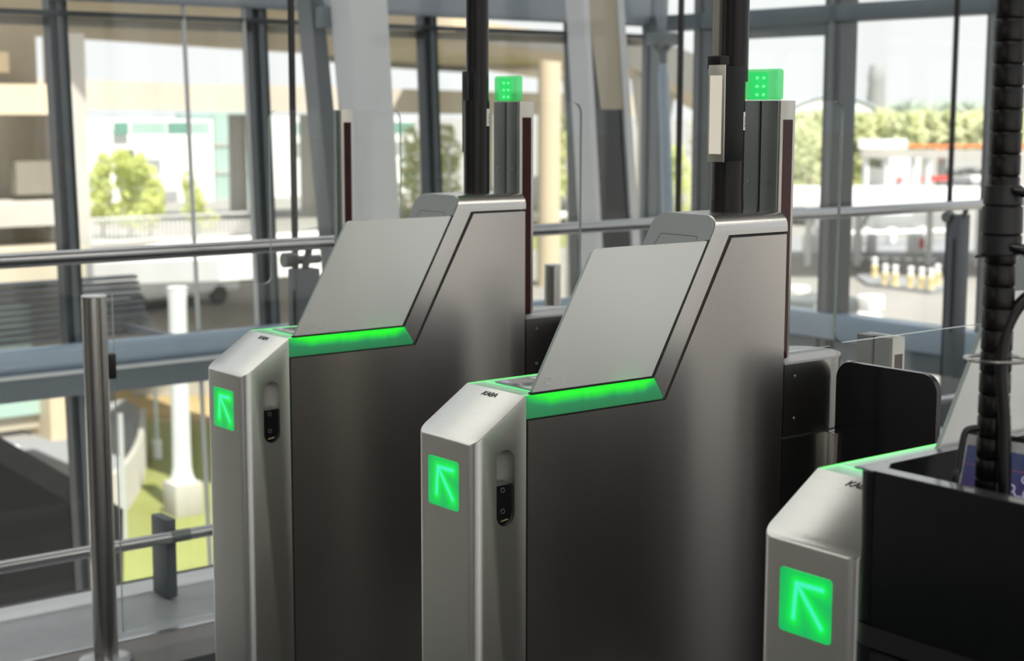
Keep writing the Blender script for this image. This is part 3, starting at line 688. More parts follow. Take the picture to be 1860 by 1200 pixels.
# ================================================================ BLACK COUNTER at right
ct = empty('counter', (1.40, 1.12, 0)); tag(ct, 'matt black counter with raised L-shaped walls at lower right', 'counter')
ZW = 1.05
col_ = round_poly([(1.388, 1.1445), (1.388, 1.1155), (1.4145, 1.1155), (1.4345, 1.1285), (1.4345, 1.1445)], (.0, .003, .002, .002, .0)) 
col_ = [(1.388+.026-.026*math.cos(a), 1.1205+.024*math.sin(a)) for a in [math.pi/2*k/8 for k in range(9)]][::-1] if False else col_
cpl = [(1.4345, 1.1445), (1.414, 1.1445)] + arc(1.414, 1.1195, .025, 90, 180, 10) + [(1.389, 1.1155), (1.4145, 1.1155), (1.4345, 1.1285)]
child(MB().prism([(x, y, .875) for x, y in cpl], (0, 0, ZW-.875-.002)), 'corner_column', 'black_panel', ct)
child(MB().prism([(x, y, ZW-.002) for x, y in cpl], (0, 0, .0026)), 'corner_cap', 'cap_black', ct)
child(MB().prism([(x, y, 0) for x, y in cpl], (0, 0, .845)), 'corner_column', 'black_panel', ct)
child(MB().box((1.389, .2, .872), (1.414, 1.1148, ZW), .0015), 'front_wall', 'black_panel', ct)
child(MB().box((1.3905, .2, ZW), (1.4125, 1.1148, ZW+.0006)), 'wall_cap', 'cap_black', ct)
child(MB().box((1.4352, 1.129, ZW), (2.05, 1.144, ZW+.0006)), 'wall_cap', 'cap_black', ct)
child(MB().prism([(x, y, .846) for x, y in [(1.4345, 1.1430), (1.416, 1.1430)] + arc(1.416, 1.1195, .0255, 90, 180, 10) + [(1.3905, .2), (1.4345, .2)]], (0, 0, .025)), 'band', 'black_plastic', ct)
child(MB().box((1.389, .2, .0), (1.414, 1.1148, .843), .0015), 'lower_panel', 'black_panel', ct)
child(MB().box((1.4350, 1.1285, .0), (2.05, 1.1445, ZW), .0012), 'side_wall', 'black_panel', ct)
child(MB().box((1.4145, .2, .86), (2.05, 1.128, .89), .002), 'desk_top', 'black_plastic', ct)
for v in (Vector((1.3885, 1.085, 1.03)), ): pass

# segmented black cable pole, its loose hose, the ring round both
def zat(px, py, x, y): d = ray(px, py); return H+d.z*math.hypot(x, y)/math.hypot(d.x, d.y)
PB = atd(1800, 860, 1.80); px_, py_ = PB.x, PB.y
cp = empty('cable_pole', (px_, py_, .89)); tag(cp, 'thick black segmented pole rising from the counter to the top of the picture', 'pole')
seg = .0244; z = .89; rad = .0174
while z < 1.64:
    c = MB(); rr = rad
    c.lathe((px_, py_, 0), [(rr-.0022, z), (rr-.0006, z+.0010), (rr, z+.0026), (rr, z+seg-.0026), (rr-.0006, z+seg-.0010), (rr-.0022, z+seg)], 28)
    child(c, 'segment', 'pole_black', cp); z += seg
child(MB().tube([(px_, py_, .89), (px_, py_, 1.65)], rad-.003, 20), 'inner_tube', 'black_plastic', cp)
def zp(y): return zat(1812, y, px_, py_)
def ringp(y0, y1, r0, r1, nm='clamp_ring'):
    z0, z1 = zp(y1), zp(y0); child(MB().lathe((px_, py_, 0), [(r0-.002, z0), (r0, z0+.0015), (r1, z1-.0015), (r1-.002, z1)], 28), nm, 'black_plastic', cp)
ringp(335, 372, .0215, .0205); ringp(373, 424, .0228, .0222); ringp(425, 462, .0222, .0225)
rdir = Vector((RT.x, RT.y, 0)).normalized(); bdir = -Vector((FW.x, FW.y, 0)).normalized()
for yy_ in (350, 452):
    q = Vector((px_, py_, zp(yy_))); mb = MB()
    mb.tube([q+rdir*.004+bdir*.021+Vector((0, 0, .004)), q+rdir*.022+bdir*.026, q+rdir*.06+bdir*.027+Vector((0, 0, .003)), q+rdir*.10+bdir*.027+Vector((0, 0, .003))], [.004, .0075, .009, .009], 14); child(mb, 'clamp_lever', 'black_gloss', cp)
q = Vector((px_, py_, zp(462))); child(MB().tube([q-rdir*.017, q-rdir*.029-Vector((0, 0, .003))], [.003, .0012], 8), 'clamp_tip', 'black_plastic', cp)
hs = empty('cable_hose')
def hp_(px, py, d=1.765): return atd(px, py, d)
pts = [hp_(1824, 960), hp_(1825, 840), hp_(1824, 760), hp_(1819, 690), hp_(1820, 640), hp_(1829, 595), hp_(1850, 556), hp_(1882, 528), hp_(1932, 505)]
def cat(p, n=6):
    o_ = []
    for i in range(len(p)-1):
        a, b_, c, d_ = p[max(i-1, 0)], p[i], p[i+1], p[min(i+2, len(p)-1)]
        for k in range(n):
            t_ = k/n; o_.append(.5*((2*b_)+(c-a)*t_+(2*a-5*b_+4*c-d_)*t_*t_+(3*b_-a-3*c+d_)*t_**3))
    return o_+[p[-1]]
pp = cat(pts, 9); pp = [Vector((pp[0].x, pp[0].y, .891))]+[q for q in pp if q.z > .90]; hs.location = pp[0]
child(MB().tube(pp, [.0070+.0004*(i % 2) for i in range(len(pp))], 16), 'hose', 'pole_black', hs)
tag(hs, 'bent black spiral-wrapped hose beside the segmented pole', 'cable')
qr = atd(1800, 647, 1.80)
rg = MB().torus((px_, py_, qr.z), .0340, .0022, 48, 10, Vector((0.02, 0.02, 1)).normalized()).build('retaining_ring', 'steel_tube')
tag(rg, 'steel ring looped around the segmented pole and the black hose', 'ring')
# tilted info panel on the counter
o0 = atd(1737, 905, 1.835); ux = Vector((.06, -1, 0)).normalized(); vz = Vector((.22, 0.0, 1)).normalized(); nn = ux.cross(vz).normalized()
if nn.x > 0: nn = -nn
ip = empty('info_panel', (o0.x, o0.y, .89)); tag(ip, 'tilted screen with a dark blue molecule picture and light border behind the segmented pole', 'screen')
def pan(u0, v0, u1, v1, d0, d1, r=.002):
    return MB().prism([o0+ux*u+vz*v+nn*d0 for u, v in round_poly([(u0, v0), (u1, v0), (u1, v1), (u0, v1)], r)], nn*(d1-d0))
child(pan(-.003, -.06, .26, .082, -.010, 0), 'back', 'black_plastic', ip)
child(pan(-.003, -.06, .26, .076, 0, .002), 'border', 'poster_border', ip)
child(pan(.004, -.056, .252, .064, .002, .0026, .001), 'picture', 'panel_screen', ip, uvplane=(o0+vz*-.03, ux*.248, vz*.094))
mb = MB()
def mol(u, v, r): return mb.torus(o0+ux*u+vz*v+nn*.0030, r, .0010, 20, 6, nn)
for (u, v, r) in ((.068, .024, .0040), (.079, .013, .0036), (.089, .020, .0055), (.099, .034, .0045), (.107, .010, .004), (.083, .036, .0036)): mol(u, v, r)
for (a, c) in (((.071, .021), (.076, .015)), ((.082, .015), (.084, .018)), ((.093, .024), (.096, .030)), ((.094, .017), (.103, .012)), ((.085, .033), (.087, .026))):
    mb.tube([o0+ux*a[0]+vz*a[1]+nn*.0030, o0+ux*c[0]+vz*c[1]+nn*.0030], .0009, 6)
child(mb, 'molecule', 'poster_ink', ip)
child(MB().tube([o0+ux*.004+vz*-.004+nn*.003, o0+ux*.252+vz*.002+nn*.003], .0004, 6).tube([o0+ux*.004+vz*.042+nn*.003, o0+ux*.252+vz*.048+nn*.003], .0003, 6), 'thin_line', 'poster_red', ip)
mb = MB()
for u in (.03, .22): mb.tube([o0+ux*u+vz*-.05-nn*.008, Vector(((o0+ux*u).x+.03, (o0+ux*u).y, .890))], .005, 10)
child(mb, 'stand', 'black_plastic', ip)
DB = 1.79
bp_ = [atd(1734, 890, DB), atd(1741, 850, DB), atd(1748, 805, DB), atd(1754, 784, DB), atd(1765, 778, DB), atd(1782, 777, DB)]
base = Vector((bp_[0].x, bp_[0].y, .89)); tb = empty('desk_bracket', base); tag(tb, 'bent black tube bracket just left of the segmented pole on the counter', 'bracket')
child(MB().tube(cat([base]+bp_, 6), .0038, 12), 'tube', 'black_plastic', tb)
child(MB().lathe(base, [(.010, 0), (.010, .003), (.005, .004)], 20), 'foot', 'black_plastic', tb)
#OUTSIDE#
# ================================================================ OUTSIDE, about five metres below the floor
GZ = -5.0
P = atd
def G(px, py, dz=0.): return atz(px, py, GZ+dz)
tag(MB().box((-60, 7.6, GZ-.4), (700, 900, GZ)).box((6.9, -300, GZ-.4), (700, 7.6, GZ)).build('ground', 'paving'), kind='structure')
tag(MB().box((-60, -300, GZ-.4), (6.9, 7.6, GZ)).build('ground', 'paving_bounce'), kind='structure')  # unseen south ground, paler copy of the paving to brighten steel reflections
def flat(name, pts, m, label, cat, h=.03, kind=None, base=0.):
    o = MB().prism([G(*q)*1+Vector((0, 0, base)) for q in pts], (0, 0, h)).build(name, m); return tag(o, label, cat, None, kind)
flat('lawn', [(208, 700), (222, 1150), (560, 1150), (760, 800), (760, 640), (300, 640)], 'grass', 'sunlit green lawn below the windows at left, around the white pier', 'grass', .03, 'stuff')
flat('dry_lawn', [(205, 712), (215, 756), (300, 772), (470, 764), (470, 716)], 'grass_dry', 'dry tan patch of lawn in front of the low white wall', 'grass', .01, 'stuff', .031)
flat('lawn', [(700, 378), (700, 470), (1010, 450), (1330, 420), (1330, 376), (1000, 376)], 'grass', 'bright green verge seen behind the left beacon post', 'grass', .03, 'stuff')
flat('lawn', [(1380, 262), (1380, 335), (1640, 336), (1680, 296), (1660, 262)], 'grass', 'pale green meadow at right below the tree belt', 'grass', .03, 'stuff')
flat('road', [(-150, 800), (-150, 930), (205, 960), (205, 800)], 'asphalt', 'grey road at lower left behind the lone round post', 'road', .03)
flat('road', [(1380, 430), (1380, 455), (1960, 470), (1960, 440)], 'asphalt', 'grey road behind the yellow posts in the right windows', 'road', .02)
def wall2(p, q, h, th, m=None):
    p, q = Vector(p), Vector(q); n = (q-p).cross(Vector((0, 0, 1))).normalized()*th
    return MB().prism([p, q, q+n, p+n], (0, 0, h))
def cbox(c, w, d, h, mb=None, yaw=0.):
    mb = mb or MB(); R = Matrix.Rotation(yaw, 3, 'Z'); mb.box(Vector(c)-Vector((w/2, d/2, 0)), Vector(c)+Vector((w/2, d/2, h)), .0, 2); return mb
# low white wall on the lawn
a = G(244, 716, .042); b = G(470, 712, .042)
tag(wall2(a, b, .42, .25).build('garden_wall', 'concrete_white'), 'low white wall at the back of the sunlit lawn', 'wall')
# pier with its pedestal, carrying the low ramp
pb = G(333, 935); D_ = (pb-CP).dot(FW)
pr = empty('ramp_pier', pb); tag(pr, 'white round pier on a square concrete block, standing on the lawn', 'pier')
ztop = P(330, 512, D_).z
child(MB().lathe(pb, [(.21, .56), (.17, .66), (.15, .80), (.145, 1.2), (.14, ztop-GZ-.3), (.16, ztop-GZ-.02)], 28), 'shaft', 'white_paint', pr)
child(MB().box(pb+Vector((-.24, -.24, 0)), pb+Vector((.24, .24, .56)), .03), 'block', 'concrete_white', pr)
def sweep_band(name, st, m, label, cat, back=None, dz=-.0, m2=None):
    "stations (px, ytop, ybot, D) -> vertical band with a deck behind it"
    ring = []; deck = []
    for (px, y0, y1, D, w) in st:
        t_ = P(px, y0, D); b_ = P(px, y1, D); t_ = Vector((b_.x, b_.y, t_.z)); fwd = Vector((FW.x, FW.y, 0)).normalized()
        ring.append([b_, b_+fwd*.3, t_+fwd*.3, t_]); deck.append([b_+fwd*.3+Vector((0, 0, .0)), b_+fwd*w+Vector((0, 0, 0)), b_+fwd*w+Vector((0, 0, .35)), b_+fwd*.3+Vector((0, 0, .35))])
    e = empty(name, ring[0][0]); tag(e, label, cat)
    child(MB().sweep(ring, None), 'parapet', m, e)
    child(MB().sweep(deck, None), 'deck', m2 or m, e)
    return e
sweep_band('low_ramp', [(170, 477, 516, 29, 5), (270, 474, 514, 27, 5), (400, 470, 510, 25.2, 5), (520, 462, 502, 25, 5), (650, 450, 495, 26, 5), (760, 440, 480, 28, 5)], 'wall_white', 'low white ramp carried by the round pier, seen just under the handrail at left', 'ramp')
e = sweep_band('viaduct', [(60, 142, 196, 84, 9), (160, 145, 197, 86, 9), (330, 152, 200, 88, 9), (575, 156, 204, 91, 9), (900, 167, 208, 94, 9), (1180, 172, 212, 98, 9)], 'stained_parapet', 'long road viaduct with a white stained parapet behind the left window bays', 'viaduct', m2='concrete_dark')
for px in (430, 560, 880):
    q = P(px, 206, 96); child(MB().tube([(q.x, q.y, GZ), (q.x, q.y, q.z-.05)], .55, 18), 'pier', 'concrete_white', e)
# wide roof slab overhead
zs = 4.05
far_ = [(-260, 52), (0, 63), (130, 70), (400, 88), (600, 100), (720, 113), (850, 122), (960, 140), (1060, 152)]
near_ = [(1062, 92), (930, 76), (793, 57)]
pts = [atz(x, y, zs) for x, y in far_] + [atz(x, y, zs) for x, y in near_] + [atz(760, -30, zs), atz(300, -60, zs), atz(-260, -60, zs)]
rs = empty('roof_slab', (0, 25, zs)); tag(rs, 'huge tan concrete slab overhead outside, its curved edge under the top beam', 'roof')
child(MB().prism(pts, (0, 0, .6)), 'slab', 'concrete_tan', rs)
mb = MB()
rim = [atz(x, y, zs) for x, y in far_]
mb.sweep([[q, q+Vector((0, .4, 0)), q+Vector((0, .4, -.32)), q+Vector((0, 0, -.32))] for q in rim[4:7]], None)
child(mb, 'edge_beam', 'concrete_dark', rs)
for (x, y) in ((37, 45),):
    child(MB().tube([(x, y, GZ), (x, y, zs)], .42, 20), 'pillar', 'concrete_tan', rs)
# curved ramp swinging down to the right
st = [(735, 58, 64, 62, 12), (793, 54, 68, 58, 12), (930, 56, 84, 50, 10), (1062, 58, 100, 44, 8), (1150, 62, 124, 41, 7), (1215, 80, 148, 39, 6), (1275, 104, 180, 37.5, 6), (1330, 125, 212, 36.5, 6)]
e = sweep_band('curved_ramp', st, 'concrete_white', 'curved concrete ramp with a sunlit white edge sweeping down behind the forked strut', 'ramp', m2='concrete_tan')
for (px, wd, D) in ((1052, .34, 46), (1188, .42, 42), (1330, .35, 39)):
    q = P(px, 130, D); child(MB().lathe((q.x, q.y, 0), [(wd, GZ), (wd, q.z-1.6), (wd*1.5, q.z-.1)], 20), 'pier', 'concrete_white', e)
# white building with green windows behind the viaduct
bd = empty('building', P(210, 430, 108)); tag(bd, 'white flat building with a band of green windows behind the two bright trees', 'building')
fx = Vector((1, .0, 0))
def face(px0, px1, y0, y1, D, dep, m, nm, par, push=0.):
    yy = P((px0+px1)/2, 300, D).y
    a = aty(px0, 200, yy); b_ = aty(px1, 200, yy); c = aty((px0+px1)/2, y0, yy); d_ = aty((px0+px1)/2, y1, yy)
    return child(MB().box((a.x, yy-push, d_.z), (b_.x, yy-push+dep, c.z)), nm, m, par)
face(24, 386, 218, 470, 108, 6, 'wall_white', 'wall', bd)
for k, (x0, x1, m_) in enumerate(((30, 62, 'green_window'), (66, 96, 'pale_glass'), (128, 203, 'pale_glass'), (206, 232, 'green_window'), (238, 300, 'pale_glass'), (304, 340, 'green_window'), (344, 380, 'pale_glass'))):
    face(x0, x1, 222, 244, 108, .12, m_, 'window', bd, .06)
face(209, 240, 272, 312, 108, .12, 'window_dark', 'window', bd, .06)
face(140, 165, 330, 350, 108, .12, 'window_dark', 'window', bd, .06)
b2 = empty('building', P(440, 430, 114)); tag(b2, 'pale green glass-fronted building between the two thin tie rods and the sensor post', 'building')
face(388, 468, 205, 470, 114, 6, 'pale_glass', 'glass_front', b2)
for y in (260, 310, 360, 410): face(388, 468, y, y+5, 114, .12, 'concrete_white', 'floor_band', b2, .08)
b3 = empty('building', P(620, 430, 120)); tag(b3, 'white block with small green windows behind the thin sensor post and broad column', 'building')
face(470, 752, 214, 470, 120, 6, 'wall_white', 'wall', b3)
for y in (266, 312, 358):
    for x in (484, 538, 600, 662, 735): face(x, x+14, y, y+33, 120, .12, 'green_window', 'window', b3, .06)
face(540, 752, 222, 244, 120, .12, 'green_window', 'window', b3, .06)
# concrete stair tower at the left edge
tw = empty('stair_tower', P(60, 600, 30)); tag(tw, 'weathered tan concrete tower with ledges at the left edge of the view', 'tower')
face(-160, 70, 30, 760, 31.5, 3, 'concrete', 'wall', tw)
face(-160, 112, 152, 208, 30, 2.2, 'concrete_tan', 'ledge', tw)
face(-160, 20, 92, 130, 30.5, .8, 'concrete_tan', 'ledge', tw)
face(118, 158, 60, 470, 31, 1.0, 'concrete_white', 'column', tw)
face(72, 118, 205, 470, 32, .8, 'concrete', 'back_wall', tw)
face(-160, 122, 372, 414, 29.5, 2.0, 'concrete_white', 'ledge', tw)
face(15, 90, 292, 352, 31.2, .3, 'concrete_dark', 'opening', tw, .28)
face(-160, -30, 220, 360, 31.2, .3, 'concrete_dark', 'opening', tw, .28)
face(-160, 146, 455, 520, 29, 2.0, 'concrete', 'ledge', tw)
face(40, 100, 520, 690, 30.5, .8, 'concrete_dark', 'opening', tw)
face(-160, 40, 560, 640, 29.6, .4, 'pale_glass', 'panel', tw)
face(-160, 70, 690, 790, 26.5, 2.0, 'concrete', 'plinth', tw); face(70, 140, 690, 800, 26.8, 2.0, 'concrete_tan', 'plinth', tw)
face(-160, 68, 700, 765, 26.4, .2, 'pale_glass', 'panel', tw)
# dark sloping balustrade close below, lower left
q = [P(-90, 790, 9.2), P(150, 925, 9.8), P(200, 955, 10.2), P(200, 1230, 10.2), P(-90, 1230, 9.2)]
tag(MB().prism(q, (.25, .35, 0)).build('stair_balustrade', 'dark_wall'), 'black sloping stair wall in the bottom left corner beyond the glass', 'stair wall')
# barrier arm and small fence on the road
a = P(27, 815, 23); b = P(50, 872, 22.5)
tag(MB().tube([a, b], .07, 10).tube([b, Vector((b.x, b.y, GZ))], .05, 8).build('barrier_arm', 'white_gloss'), 'white slanting barrier arm over the road at lower left', 'barrier')
a = G(110, 900); b = G(148, 880)
tag(wall2(a, b, .22, .06).build('kerb_stone', 'concrete_white'), 'short pale kerb on the road at lower left', 'kerb')
# curved picket fence and dark round ramp mouth
pk = empty('picket_fence', G(240, 900)); tag(pk, 'curved pale picket fence beside the lone round post', 'fence')
cv = cat([G(262, 815), G(261, 845), G(254, 880), G(240, 910), G(222, 935), G(196, 955)], 5)
mb = MB()
for k in range(len(cv)-1):
    for f in (.1, .6):
        c = cv[k].lerp(cv[k+1], f); mb.box(c+Vector((-.05, -.03, 0)), c+Vector((.05, .03, .78)))
child(mb, 'pickets', 'concrete_white', pk)
child(MB().tube([c+Vector((0, 0, .60)) for c in cv], .025, 8).tube([c+Vector((0, 0, .2)) for c in cv], .025, 8), 'rails', 'fence_steel', pk)
flat('ramp_mouth', [(262, 760), (250, 742), (225, 728), (190, 740), (190, 900), (222, 900), (246, 870), (258, 830)], 'asphalt', 'dark rounded paving inside the curved picket fence', 'paving', .02, None, .035)
def lamp_post(px, ytop, ybase, r, label, foot=True, head=False):
    b_ = G(px, ybase); D = (b_-CP).dot(FW); t_ = P(px, ytop, D)
    e = empty('lamp_post', b_); tag(e, label, 'post')
    child(MB().tube([b_, (b_.x, b_.y, t_.z)], [r, r*.7], 12), 'pole', 'fence_steel', e)
    if foot: child(MB().tube([b_, b_+Vector((0, 0, .38))], r*1.9, 12), 'foot', 'white_gloss', e)
    if head: child(MB().box(Vector((b_.x-.5, b_.y-.15, t_.z)), Vector((b_.x+.5, b_.y+.15, t_.z+.12)), .04), 'lamp_head', 'white_gloss', e)
lamp_post(286, 640, 835, .045, 'slim post with a white foot on the lawn, left of the round pier')
lamp_post(226, 745, 985, .05, 'pale slim post on the grass right beside the lone round steel post', False)
lamp_post(816, 262, 420, .09, 'thin grey lamp post seen between the left gate pole and the bright verge', False, True)
lamp_post(765, 280, 415, .09, 'slim lamp post behind the dark mullion left of the left gate pole', False, True)
# fence and vehicles under the viaduct
fe = empty('railing', P(280, 430, 75)); tag(fe, 'white railing in front of the bright trees, above the handrail', 'railing')
mb = MB(); yy = P(280, 300, 75).y
for x in range(166, 470, 8):
    a = aty(x, 398, yy); b_ = aty(x, 442, yy); mb.box((a.x-.03, yy-.03, b_.z), (a.x+.03, yy+.03, a.z))
for y in (398, 440):
    a = aty(166, y, yy); b_ = aty(470, y, yy); mb.box((a.x, yy-.04, a.z-.05), (b_.x, yy+.04, a.z+.05))
child(mb, 'bars', 'white_gloss', fe)
def vehicle(px, py, L_, Wd, Hh, m, label, cat, yaw=0., van=False):
    b_ = G(px, py) ; e = empty(cat, b_); tag(e, label, cat)
    R = Matrix.Rotation(yaw, 3, 'Z')
    def rb(a, c, bev): 
        mb = MB(); mb.box(a, c, bev, 3); 
        for v in mb.bm.verts: v.co = R @ v.co + b_
        return mb
    if van:
        child(rb((-L_/2, -Wd/2, .35), (L_/2, Wd/2, Hh), .18), 'body', m, e); child(rb((-L_/2+.3, -Wd/2-.02, Hh*.58), (L_/2-.25, Wd/2+.02, Hh*.82), .05), 'windows', 'window_dark', e)
    else:
        child(rb((-L_/2, -Wd/2, .28), (L_/2, Wd/2, Hh*.62), .18), 'body', m, e); child(rb((-L_*.28, -Wd*.44, Hh*.6), (L_*.25, Wd*.44, Hh), .22), 'cabin', 'window_dark', e)
    for sx in (-1, 1):
        for sy in (-1, 1):
            c = b_+R @ Vector((sx*L_*.32, sy*Wd*.46, .32)); ax = R @ Vector((0, .1, 0)); child(MB().tube([c-ax, c+ax], .32, 16), 'wheel', 'tyre', e)
    return e
vehicle(226, 541, 4.2, 1.8, 1.45, 'car_dark', 'dark blue car parked under the low ramp, just above the lone round post', 'car', .2)
vehicle(292, 556, 5.2, 2.0, 1.9, 'white_gloss', 'white van under the low ramp right of the dark blue car', 'van', .2, True)
vehicle(1022, 412, 4.2, 1.8, 1.5, 'white_gloss', 'white car on the verge behind the left gate glass leaf', 'car', .3)
# trees
def foliage(mb, c, rad, n, s, rnd):
    for _ in range(n):
        while True:
            v = Vector((rnd.uniform(-1, 1), rnd.uniform(-1, 1), rnd.uniform(-1, 1)))
            if v.length <= 1: break
        v = v.normalized()*v.length**.45
        q = c+Vector((v.x*rad[0], v.y*rad[1], v.z*rad[2])); a = Vector((rnd.gauss(0, 1), rnd.gauss(0, 1), rnd.gauss(0, 1))).normalized(); b_ = a.orthogonal().normalized(); k = s*rnd.uniform(.6, 1.3)
        vs_ = [mb.bm.verts.new(q+a*k), mb.bm.verts.new(q+b_*k*.6), mb.bm.verts.new(q-a*k), mb.bm.verts.new(q-b_*k*.6)]; mb.bm.faces.new(vs_)
def tree(px, ytop, ybase, D, wpx, m, label, n=900, lobes=5, group=None):
    rnd = random.Random(px*7+ytop); b_ = P(px, ybase, D); t_ = P(px, ytop, D); h = t_.z-b_.z; w = wpx/F*D/2
    e = empty('tree', b_); tag(e, label, 'tree', group)
    child(MB().tube([b_, b_+Vector((w*.05, 0, h*.45)), b_+Vector((0, 0, h*.8))], [h*.022, h*.016, h*.006], 10), 'trunk', 'bark', e)
    mb = MB()
    for k in range(lobes):
        f = k/max(1, lobes-1); zc = .28+.58*f; rr = w*(.95-.5*f)
        c = b_+Vector((rnd.uniform(-.35, .35)*w, rnd.uniform(-.3, .3)*w, h*zc)); foliage(mb, c, (rr*.75, rr*.75, h*.16), n//lobes, max(.06, h*.035), rnd)
    o = mb.build('foliage', m, e, smooth=0); o.matrix_parent_inverse = Matrix.Translation(-Vector(e.location)); return e
tree(188, 278, 430, 80, 84, 'leaf', 'slim yellow-green tree nearest the left dark mullion, before the white building', 900)
tree(238, 272, 434, 79, 116, 'leaf', 'tallest yellow-green tree in front of the white building window', 1400, 6)
tree(272, 280, 438, 78, 80, 'leaf', 'yellow-green tree at the right of the cluster before the white building', 1000)
tree(360, 312, 432, 80, 76, 'leaf', 'single small yellow-green tree beside the thin tie rods', 800)
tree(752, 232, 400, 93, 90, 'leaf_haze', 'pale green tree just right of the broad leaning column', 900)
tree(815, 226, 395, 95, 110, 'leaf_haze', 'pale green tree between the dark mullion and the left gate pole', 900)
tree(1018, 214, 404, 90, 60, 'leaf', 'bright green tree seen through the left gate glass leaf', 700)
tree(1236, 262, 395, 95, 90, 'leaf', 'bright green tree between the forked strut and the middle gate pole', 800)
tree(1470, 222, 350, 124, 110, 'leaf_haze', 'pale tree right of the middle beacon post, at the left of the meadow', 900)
def belt(name, y0, y1, D, px0, px1, m, label, n, s, seed):
    rnd = random.Random(seed); mb = MB(); pxs = [px0+(px1-px0)*k/(n-1) for k in range(n)]
    for px in pxs:
        t_ = P(px, y0+rnd.uniform(-3, 5), D*rnd.uniform(.95, 1.05)); h = (t_.z-GZ)
        w = abs(px1-px0)/n/F*D
        foliage(mb, Vector((t_.x, t_.y, GZ+h*.55)), (w*.9, w*.9, h*.48), 140, s, rnd)
    o = mb.build(name, m, None, smooth=0); return tag(o, label, 'trees', None, 'stuff')
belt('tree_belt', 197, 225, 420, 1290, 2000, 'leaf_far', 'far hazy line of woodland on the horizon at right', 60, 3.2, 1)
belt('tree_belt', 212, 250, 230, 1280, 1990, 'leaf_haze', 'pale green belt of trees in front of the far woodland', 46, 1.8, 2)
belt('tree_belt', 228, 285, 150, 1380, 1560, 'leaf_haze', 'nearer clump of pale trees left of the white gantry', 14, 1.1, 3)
# long white arched hangar roof, tower, gantry, elevated track
hg = empty('hangar', P(1520, 205, 260)); tag(hg, 'white arched hangar roof on the horizon behind the right mullion', 'hangar')
arcp = [P(1425, 206, 260), P(1450, 190, 260), P(1480, 179, 260), P(1510, 175, 260), P(1540, 177, 260), P(1570, 186, 260), P(1600, 203, 260)]
child(MB().prism(arcp, (9, 12, 0)), 'roof', 'white_gloss', hg)
child(MB().tube(cat(arcp), .35, 8), 'rim', 'beam_top', hg)
q = P(1590, 205, 280); t_ = P(1590, 118, 280)
tag(MB().lathe((q.x, q.y, 0), [(2.2, GZ), (1.4, t_.z-3), (1.6, t_.z-2.5), (1.2, t_.z)], 16).build('tower', 'cap_grey'), 'faint pale tower standing above the horizon at right', 'tower')
ga = empty('road_gantry', P(1605, 310, 120)); tag(ga, 'white sign gantry over the road at right, under the tree belt', 'gantry')
yy = P(1600, 280, 120)
def bb(px0, px1, y0, y1, D, m, nm, par, dep=.6):
    a = P(px0, y0, D); b_ = P(px1, y1, D); d_ = (b_-a); d_.z = 0; n = d_.normalized().cross(Vector((0, 0, 1)))*dep
    return child(MB().prism([(a.x, a.y, b_.z), (b_.x, b_.y, b_.z), (b_.x+n.x, b_.y+n.y, b_.z), (a.x+n.x, a.y+n.y, b_.z)], (0, 0, a.z-b_.z)), nm, m, par)
bb(1558, 1645, 252, 270, 120, 'white_gloss', 'sign', ga); bb(1562, 1690, 272, 286, 119, 'concrete_white', 'beam', ga, .8)
for x in (1572, 1608, 1658, 1684): bb(x, x+5, 286, 344, 119, 'white_gloss', 'leg', ga, .3)
tk = empty('elevated_track', P(1750, 300, 130)); tag(tk, 'long elevated track with an orange rail crossing the right windows', 'bridge')
bb(1640, 2000, 262, 268, 130, 'orange_paint', 'rail', tk, .2); bb(1640, 2000, 272, 286, 130, 'concrete_white', 'deck', tk, 2)
for x in (1668, 1712, 1800, 1880): bb(x, x+6, 284, 345, 130, 'concrete_white', 'pier', tk, .6)
bb(1707, 1712, 262, 292, 129, 'orange_paint', 'mast', tk, .2)
# flat white canopy in the middle distance
cn = empty('canopy', P(1600, 400, 62)); tag(cn, 'broad flat white canopy roof just above the handrail at right', 'canopy')
a, b = P(1400, 342, 71), P(1990, 345, 71); c, d = P(1990, 376, 60), P(1400, 376, 60); zc = c.z
mb = MB().prism([(q.x, q.y, zc) for q in (a, b, c, d)], (0, 0, .25)); child(mb, 'roof', 'white_gloss', cn)
for px in (1470, 1560, 1690, 1780): q = P(px, 380, 66); child(MB().tube([(q.x, q.y, GZ), (q.x, q.y, zc)], .14, 12), 'post', 'white_gloss', cn)
vehicle(1618, 347, 9, 2.5, 3.2, 'white_gloss', 'white and red bus on the road beyond the canopy', 'bus', .9, True)
e = [o for o in COL.objects if o.get('category') == 'bus'][0]; b_ = Vector(e.location)
child(MB().box(b_+Vector((-3.4, -3.4, .9)), b_+Vector((3.4, -3.3, 1.3))), 'stripe', 'red_paint', e)
for k, (px, py, m_) in enumerate(((1728, 340, 'white_gloss'), (1770, 338, 'white_gloss'), (1462, 405, 'car_dark'))):
    vehicle(px, py, 4.4, 1.8, 1.6, m_, ('white car in the far car park left of the segmented pole', 'white car in the far car park right beside the segmented pole', 'dark car under the canopy right of the middle beacon post')[k], 'car', .9)
vehicle(1612, 413, 4.4, 1.9, 1.5, 'fence_steel', 'silver car under the canopy just below the handrail', 'car', .9)
